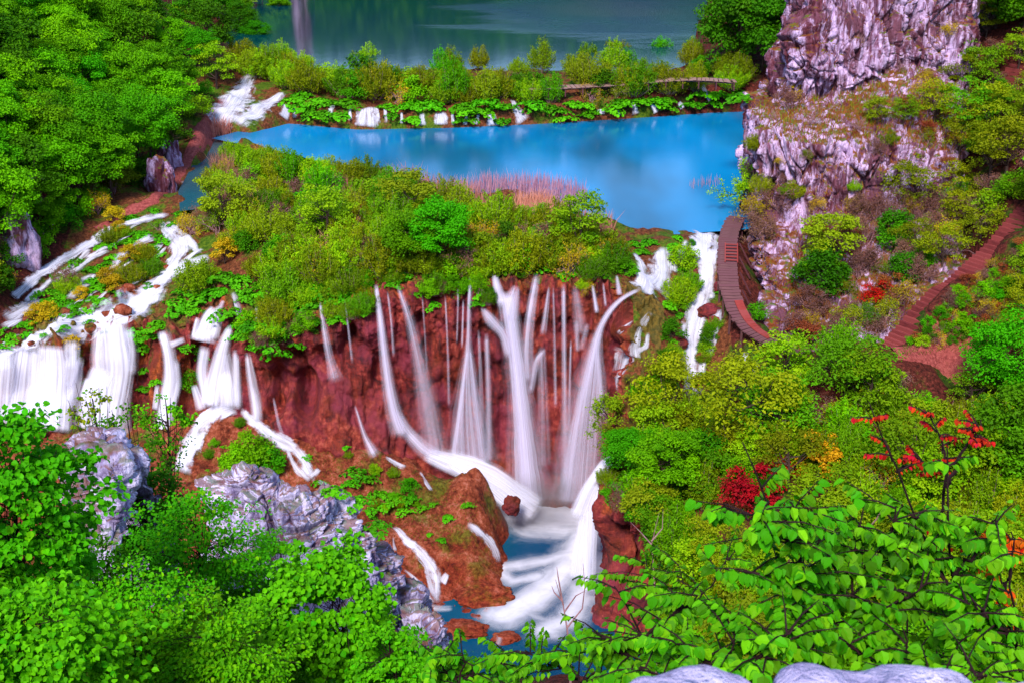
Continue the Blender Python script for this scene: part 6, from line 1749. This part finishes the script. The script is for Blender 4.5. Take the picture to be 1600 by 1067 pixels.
def near_tree(nm, cat, label, root, stems, P, A, Nr, S, mat, broad, nparts=300, bark=M_bark_dark, stem_r=.03):
    """stems: list of (points, radii); leaves at P with long axis A, normal Nr and size S"""
    root = np.array(root, float)
    e = empty(nm, root, label, cat)
    b = Buf()
    for pts, rad in stems: tube(b, np.array(pts) - root, rad, 5)
    link('branches', b.mesh('branches', bark), e)
    P = np.asarray(P); A = unit(np.asarray(A)); Nr = np.asarray(Nr)
    B = unit(np.cross(Nr, A)); Nr = np.cross(A, B)
    d = np.linalg.norm(P - np.array([0, 0, CAMZ]), axis=1) / S
    pr = np.array([proj(p)[:2] for p in P])
    d = d + 1e6 * ((pr[:, 0] < 0) | (pr[:, 0] > 1600) | (pr[:, 1] < 0) | (pr[:, 1] > 1067))
    order = np.argsort(d)
    rs = np.random.RandomState(len(P))
    ls = leaf_set(mat, broad)
    for i in order[:nparts]:
        o = bpy.data.objects.new('leaf', ls[rs.randint(5)]); COL.objects.link(o)
        o.parent = e
        s = S[i]
        m = Matrix(((A[i][0] * s, B[i][0] * s, Nr[i][0] * s, P[i][0] - root[0]), (A[i][1] * s, B[i][1] * s, Nr[i][1] * s, P[i][1] - root[1]), (A[i][2] * s, B[i][2] * s, Nr[i][2] * s, P[i][2] - root[2]), (0, 0, 0, 1)))
        o.matrix_local = m
    rest = order[nparts:]
    if len(rest):
        fb = Buf()
        if broad or len(rest) < 1500: leaf_shaped(fb, P[rest] - root, A[rest], Nr[rest], S[rest], S[rest] * (1.0 if broad else .8), rs.uniform(0, 1, len(rest)), broad)
        else: leaf_quads(fb, P[rest] - root, A[rest], Nr[rest], S[rest] * 1.05, S[rest] * .72, rs.uniform(0, 1, len(rest)), .15)
        link('foliage', fb.mesh('foliage', mat), e, kind='stuff')
    return e

def crown_tree(seed, nm, label, cx, cyy, rx, ry, Yd, n, leaf_, mat=None, broad=True, nclump=26, flat=.45, droop=.35, base=None, thin=False, nparts=300, bark=M_bark_dark):
    n = int(n * (.9 if thin else 3.1)); nclump = int(nclump * (1 if thin else 2.0)); leaf = leaf_ * .64
    rs = np.random.RandomState(seed)
    c = atY(cx, cyy, Yd); dep = proj(c)[2]
    Rx = rx * dep / FPX; Rz = ry * dep / FPX / .93
    u = rdir(rs, nclump * 2); u = u[(u[:, 1] < .55)][:nclump]
    r = rs.uniform(.12, 1, len(u)) ** .5
    Cc = c + u * (r * (1 + .25 * pn(u * 1.7 + seed)))[:, None] * np.array([Rx, Rx * .9, Rz])
    gx, gy = c[0] + rs.normal() * .1, c[1] + .15
    if base is not None: gx, gy = base
    root = np.array([gx, gy, float(zN([[gx, gy]])[0]) - .1])
    tr_r = min(.05, max(.018, .009 * (c[2] - root[2]))) * (.7 if thin else 1)
    top = c + np.array([0, 0, Rz * .7])
    tpts = [root, root * .5 + c * .5 + rs.normal(size=3) * .08, c, top]
    stems = [(tpts, [tr_r, tr_r * .8, tr_r * .55, .008])]
    P = []; A = []; Nn = []
    per = max(6, n // len(Cc))
    for q in Cc:
        s0 = np.array(tpts[1]) + (np.array(top) - np.array(tpts[1])) * rs.uniform(.1, .85)
        stems.append(([s0, (s0 + q) / 2 + np.array([0, 0, .12 * Rz]) + rs.normal(size=3) * .03, q + (q - s0) * .12], [tr_r * .33, tr_r * .2, .004]))
        m = int(per * rs.uniform(.6, 1.4)); rc = Rx * .31 * rs.uniform(.7, 1.25)
        dv = rdir(rs, m); pp = q + dv * (rs.uniform(0, 1, m) ** .5 * rc)[:, None] * np.array([1, 1, flat])
        out = unit((pp - c) * np.array([1, 1, .3]))
        a = unit(out * .6 + rs.normal(size=(m, 3)) * .5 + np.array([0, 0, -droop]))
        nn = unit(np.array([0, -.35, .85]) + out * .25 + rs.normal(size=(m, 3)) * .33)
        P.append(pp); A.append(a); Nn.append(nn)
    P = np.concatenate(P); A = np.concatenate(A); Nn = np.concatenate(Nn)
    S = leaf * rs.uniform(.65, 1.2, len(P))
    return near_tree(nm, 'tree', label, root, stems, P, A, Nn, S, mat or M_maple, broad, nparts, bark)

crown_tree(1, 'maple_tree', 'big bright green broad leaved tree filling the left edge of the foreground', 22, 805, 135, 165, 12.0, 2500, .115, nclump=44)
crown_tree(2, 'maple_tree', 'broad leaved tree in the bottom left corner', 60, 1010, 170, 110, 9.5, 1700, .10, nclump=36)
crown_tree(3, 'leafy_tree', 'slender dark stemmed tree whose open crown stands against the left falls', 205, 700, 85, 80, 20.5, 1500, .10, mat=M_dark, nclump=34, broad=False, thin=True)
crown_tree(4, 'leafy_tree', 'shady dark green tree between the two pale rocks and the crag', 225, 800, 75, 90, 19.0, 1500, .12, mat=M_dark, nclump=26, broad=False)
crown_tree(5, 'leafy_tree', 'wide fine leaved tree in front of the left end of the jagged crag', 310, 850, 110, 85, 15.5, 2300, .085, mat=M_tree, nclump=44, broad=False, flat=.35)
crown_tree(6, 'leafy_tree', 'fine leaved tree low in the left foreground beside the bottom left corner tree', 215, 960, 115, 110, 12.0, 2200, .075, mat=M_tree, nclump=40, broad=False, flat=.35)
crown_tree(7, 'leafy_tree', 'fine leaved tree below the small blue grey rock', 350, 1020, 120, 75, 11.0, 1900, .075, mat=M_tree, nclump=36, broad=False, flat=.4)
crown_tree(8, 'maple_tree', 'fresh green broad leaved tree standing in front of the right end of the crag', 520, 955, 105, 125, 13.0, 2000, .115, nclump=38)
crown_tree(14, 'leafy_tree', 'rounded fine leaved tree between the crag tree and the bottom edge', 430, 985, 90, 80, 13.5, 1500, .085, mat=M_maple, nclump=30, broad=False)
crown_tree(15, 'leafy_tree', 'bushy green tree covering the foot of the jagged crag', 385, 905, 85, 62, 17.5, 1500, .085, mat=M_tree, nclump=30, broad=False)
crown_tree(16, 'leafy_tree', 'deep green tree filling the gap between the left edge tree and the fine leaved tree', 150, 905, 80, 62, 15.0, 1300, .09, mat=M_dark, nclump=30, broad=False)
crown_tree(9, 'leafy_tree', 'low leafy tree at the bottom left of the streaked rock', 610, 1040, 70, 60, 12.0, 900, .085, mat=M_maple, nclump=20)
crown_tree(10, 'leafy_bush', 'small green bush rising against the middle of the crag', 440, 885, 45, 62, 23.5, 800, .10, mat=M_tree, nclump=16, broad=False)
crown_tree(11, 'leafy_tree', 'thin open branched tree rising before the first white falls', 150, 660, 38, 55, 21.0, 420, .10, mat=M_olive, nclump=22, broad=False, thin=True)
crown_tree(12, 'leafy_tree', 'twiggy tree with sparse crown against the white torrent', 262, 655, 48, 48, 21.5, 700, .10, mat=M_tree, nclump=24, broad=False, thin=True)
crown_tree(13, 'leafy_bush', 'low green bush under the rounded rock end', 600, 985, 40, 45, 20, 600, .10, mat=M_tree, nclump=16, broad=False)

def spray_tree(seed, nm, label, stems_px, Yd, nleaf, leaf, mat, cat='tree', twigs=9, tl=.32, nparts=300, bark=M_bark_dark, r0=.016, leafy_from=.0, broad=False, droop=.75, depth_spread=.35, up=.0):
    """sapling whose stems are given as pixel paths at depth Yd; leaves hang along side twigs"""
    rs = np.random.RandomState(seed)
    stems = []; P = []; A = []; Nn = []
    tw = []
    root = None
    for j, path in enumerate(stems_px):
        dy = rs.normal() * depth_spread * .5 if j else 0
        pts = np.array([atY(px, py, Yd + dy) for px, py in path])
        if root is None:
            g = pts[0].copy(); g[2] = min(g[2] - .3, float(zN([g[:2]])[0]) - .05); root = g
            pts = np.concatenate([[g], pts])
        L = np.linalg.norm(np.diff(pts, axis=0), axis=1); cl = np.concatenate([[0], np.cumsum(L)])
        s = np.linspace(0, cl[-1], 14)
        C_ = np.stack([np.interp(s, cl, pts[:, k]) for k in range(3)], 1)
        C_[1:-1] += rs.normal(size=(12, 3)) * .008
        stems.append((C_, np.linspace(r0 * (1 if j == 0 else .7), .003, 14)))
        for k in range(twigs):
            f = rs.uniform(leafy_from, 1.0) * cl[-1]
            o = np.array([np.interp(f, cl, pts[:, i]) for i in range(3)])
            az = rs.uniform(0, 6.283); l = tl * rs.uniform(.5, 1.25) * (1.15 - .5 * f / cl[-1])
            d = unit(np.array([math.cos(az), math.sin(az) * .9, rs.uniform(-.05, .55) + up]))
            e_ = o + d * l + np.array([0, 0, -.10 * l])
            tw.append((o, o + d * l * .5 + np.array([0, 0, .03 * l]), e_)); stems.append(([o, tw[-1][1], e_], [.005, .0035, .0015]))
    per = max(2, int(nleaf * 3.0) // max(1, len(tw)))
    for o, m_, e_ in tw:
        k = max(1, int(per * rs.uniform(.6, 1.4)))
        f = np.linspace(.12, 1.0, k)
        pp = np.stack([(1 - t) ** 2 * o + 2 * t * (1 - t) * m_ + t * t * e_ for t in f])
        d = unit(e_ - o); side = unit(np.cross(d, [0, 0, 1]))
        sg = np.where(np.arange(k) % 2 == 0, 1, -1)[:, None]
        a = unit(d * .55 + side * sg * .7 + np.array([0, 0, -droop]) + rs.normal(size=(k, 3)) * .22)
        nn = unit(np.array([0, -.3, .8]) + side * sg * .35 + d * .25 + rs.normal(size=(k, 3)) * .22)
        P.append(pp + a * leaf * .55); A.append(a); Nn.append(nn)
    P = np.concatenate(P); A = np.concatenate(A); Nn = np.concatenate(Nn)
    S = leaf * rs.uniform(.6, 1.15, len(P))
    return near_tree(nm, cat, label, root, stems, P, A, Nn, S, mat, broad, nparts, bark)

SP_ = dict(leaf=.056, mat=M_near)
spray_tree(51, 'hornbeam', 'hornbeam sapling with a bare dark leader, left of centre in the right foreground', [[(1275, 960), (1235, 850), (1200, 780), (1175, 730), (1160, 690)], [(1235, 850), (1190, 810), (1140, 795)], [(1250, 900), (1260, 830), (1240, 790)], [(1262, 930), (1200, 900), (1150, 890)]], 4.6, 330, twigs=16, tl=.30, leafy_from=.0, **SP_)
spray_tree(52, 'hornbeam', 'hornbeam sapling with hanging leaves beside the gorge rim', [[(1010, 1080), (1005, 1000), (985, 950), (960, 915)], [(1005, 1000), (1050, 960), (1090, 930)], [(1008, 1040), (950, 1000), (925, 985)]], 5.2, 300, twigs=16, tl=.32, **SP_)
spray_tree(53, 'hornbeam', 'broad hornbeam sapling in the middle of the right foreground', [[(1340, 1040), (1330, 940), (1330, 860), (1350, 790)], [(1330, 940), (1290, 860), (1280, 800)], [(1330, 900), (1390, 850), (1400, 790)], [(1335, 980), (1400, 940), (1450, 910)], [(1335, 990), (1270, 960), (1240, 950)]], 4.9, 430, twigs=16, tl=.32, **SP_)
spray_tree(54, 'hornbeam', 'tall hornbeam sapling whose dark stem rises at the right of the foreground', [[(1520, 1000), (1490, 920), (1478, 850), (1482, 760), (1480, 690)], [(1490, 920), (1440, 860), (1425, 800)], [(1490, 900), (1540, 850), (1560, 800)], [(1505, 960), (1450, 930), (1420, 920)]], 5.0, 330, twigs=10, tl=.28, **SP_)
spray_tree(55, 'hornbeam', 'hornbeam sapling cut by the right edge of the picture', [[(1600, 1080), (1585, 980), (1575, 900), (1585, 840)], [(1590, 1000), (1540, 960), (1510, 940)], [(1590, 1020), (1550, 1000), (1530, 1010)]], 4.5, 300, twigs=16, tl=.30, **SP_)
spray_tree(56, 'hornbeam', 'low hornbeam branches just above the pale parapet, left half', [[(1130, 1100), (1140, 1030), (1150, 980)], [(1140, 1060), (1080, 1020), (1050, 1000)], [(1140, 1050), (1210, 1010), (1240, 980)], [(1135, 1080), (1040, 1060), (1000, 1040)]], 4.2, 380, twigs=16, tl=.30, **SP_)
spray_tree(57, 'hornbeam', 'low hornbeam branches just above the pale parapet, right half', [[(1420, 1100), (1420, 1030), (1410, 980)], [(1420, 1060), (1350, 1020), (1320, 1000)], [(1420, 1050), (1490, 1010), (1530, 1000)], [(1422, 1080), (1500, 1060), (1560, 1050)], [(1420, 1080), (1330, 1060), (1280, 1050)]], 4.2, 430, twigs=16, tl=.30, **SP_)
spray_tree(58, 'hornbeam', 'thin hornbeam shoots at the bottom edge left of the dead twigs', [[(720, 1090), (725, 1040), (720, 1000)], [(725, 1060), (770, 1030), (800, 1020)], [(723, 1070), (690, 1040), (670, 1020)]], 6.2, 190, twigs=9, tl=.28, leaf=.056, mat=M_near)
spray_tree(59, 'hornbeam', 'hornbeam shoots at the bottom edge under the dead twigs', [[(900, 1090), (905, 1040), (900, 1000)], [(905, 1060), (850, 1030), (820, 1015)], [(903, 1070), (950, 1030), (960, 1000)]], 5.8, 240, twigs=9, tl=.30, leaf=.056, mat=M_near)
spray_tree(60, 'hornbeam', 'leafy hornbeam bush behind the saplings, beside the gorge', [[(1080, 1000), (1070, 930), (1060, 880)], [(1072, 960), (1020, 910), (1010, 880)], [(1072, 960), (1120, 900), (1140, 870)]], 8.5, 420, twigs=14, tl=.5, leaf=.056, mat=M_near)
spray_tree(61, 'hornbeam', 'leafy hornbeam bush behind the saplings, at the centre right', [[(1420, 960), (1400, 880), (1380, 830)], [(1405, 920), (1450, 850), (1470, 820)], [(1405, 920), (1340, 860), (1310, 840)]], 8.5, 420, twigs=14, tl=.5, leaf=.056, mat=M_near)
spray_tree(62, 'red_leaved_sapling', 'bare dark sapling tipped with small crimson leaves in the right foreground', [[(1525, 1010), (1470, 890), (1425, 790), (1385, 700), (1358, 628)], [(1455, 860), (1480, 760), (1470, 690), (1450, 640)], [(1478, 760), (1510, 700), (1532, 655)], [(1400, 735), (1440, 720), (1460, 740)]], 5.3, 200, leaf=.026, mat=M_red, twigs=12, tl=.16, leafy_from=.5, droop=.9, up=.2)
spray_tree(63, 'orange_leaved_sapling', 'sapling with drooping orange leaves at the right edge', [[(1600, 1010), (1570, 920), (1545, 860), (1530, 830)], [(1570, 920), (1585, 870), (1580, 830)], [(1560, 890), (1530, 880), (1510, 890)]], 5.1, 130, leaf=.04, mat=M_orange, twigs=7, tl=.10, leafy_from=.55, droop=.9, up=.1)
def bare_stems(label, paths, Yd, r=.012, bark=M_twig):
    pts = [np.array([atY(px, py, Yd) for px, py in p]) for p in paths]
    root = pts[0][0].copy(); root[2] = min(root[2] - .2, float(zN([root[:2]])[0]) - .05)
    e = empty('bare_sapling', root, label, 'sapling')
    for i, q in enumerate(pts):
        if i == 0: q = np.concatenate([[root], q])
        b = Buf(); tube(b, q - root, np.linspace(r * (1 if i == 0 else .6), .002, len(q)), 5)
        link('stem' if i == 0 else 'twig', b.mesh('stem' if i == 0 else 'twig', bark), e)
bare_stems('leafless grey twigs standing against the white water of the pool', [[(892, 1040), (886, 980), (880, 945), (868, 905)], [(880, 945), (872, 900), (870, 885)], [(882, 955), (900, 930), (915, 922)], [(878, 938), (866, 925), (862, 915)], [(886, 980), (910, 950), (914, 915), (911, 880)]], 9.0, .014)
bare_stems('thin dead sapling left of the gorge rim thicket', [[(1028, 1000), (1022, 900), (1018, 850), (1030, 800)], [(1018, 850), (1000, 830), (985, 815)], [(1018, 845), (1035, 825), (1036, 795)]], 16, .02)
bare_stems('dead twigs forking among the hornbeam leaves', [[(1355, 900), (1335, 850), (1310, 800)], [(1335, 850), (1370, 810), (1385, 780)], [(1345, 880), (1400, 850), (1420, 830)]], 5.2, .008)
# the parapet
wl = empty('parapet', atY(1280, 1110, 1.75), 'pale lilac parapet stones out of focus along the bottom edge', 'wall')
def pstone(cx, cyy, hw, hh, seed):
    c = atY(cx, cyy + 32, 1.75); k = proj(c)[2] / FPX
    import bmesh
    bm = bmesh.new(); bmesh.ops.create_icosphere(bm, subdivisions=4, radius=1.0)
    V = np.array([v.co[:] for v in bm.verts]); F = [[v.index for v in f.verts] for f in bm.faces]; bm.free()
    V = np.sign(V) * np.abs(V) ** .7
    V *= (1 + .12 * fbm(V * 1.4 + seed, 3))[:, None]
    o = link('stone', mesh_np('stone', V * np.array([hw * k, .16, hh * k]), np.array(F), M_parapet, True), wl)
    o.location = Vector(c) - wl.location
pstone(1085, 1130, 118, 74, 1.0); pstone(1300, 1125, 90, 76, 4.0); pstone(1440, 1122, 125, 72, 8.0); pstone(1640, 1150, 90, 66, 12.0); pstone(900, 1170, 90, 66, 15.0)
pstone(1190, 1220, 200, 80, 18.0); pstone(1500, 1220, 200, 80, 21.0)
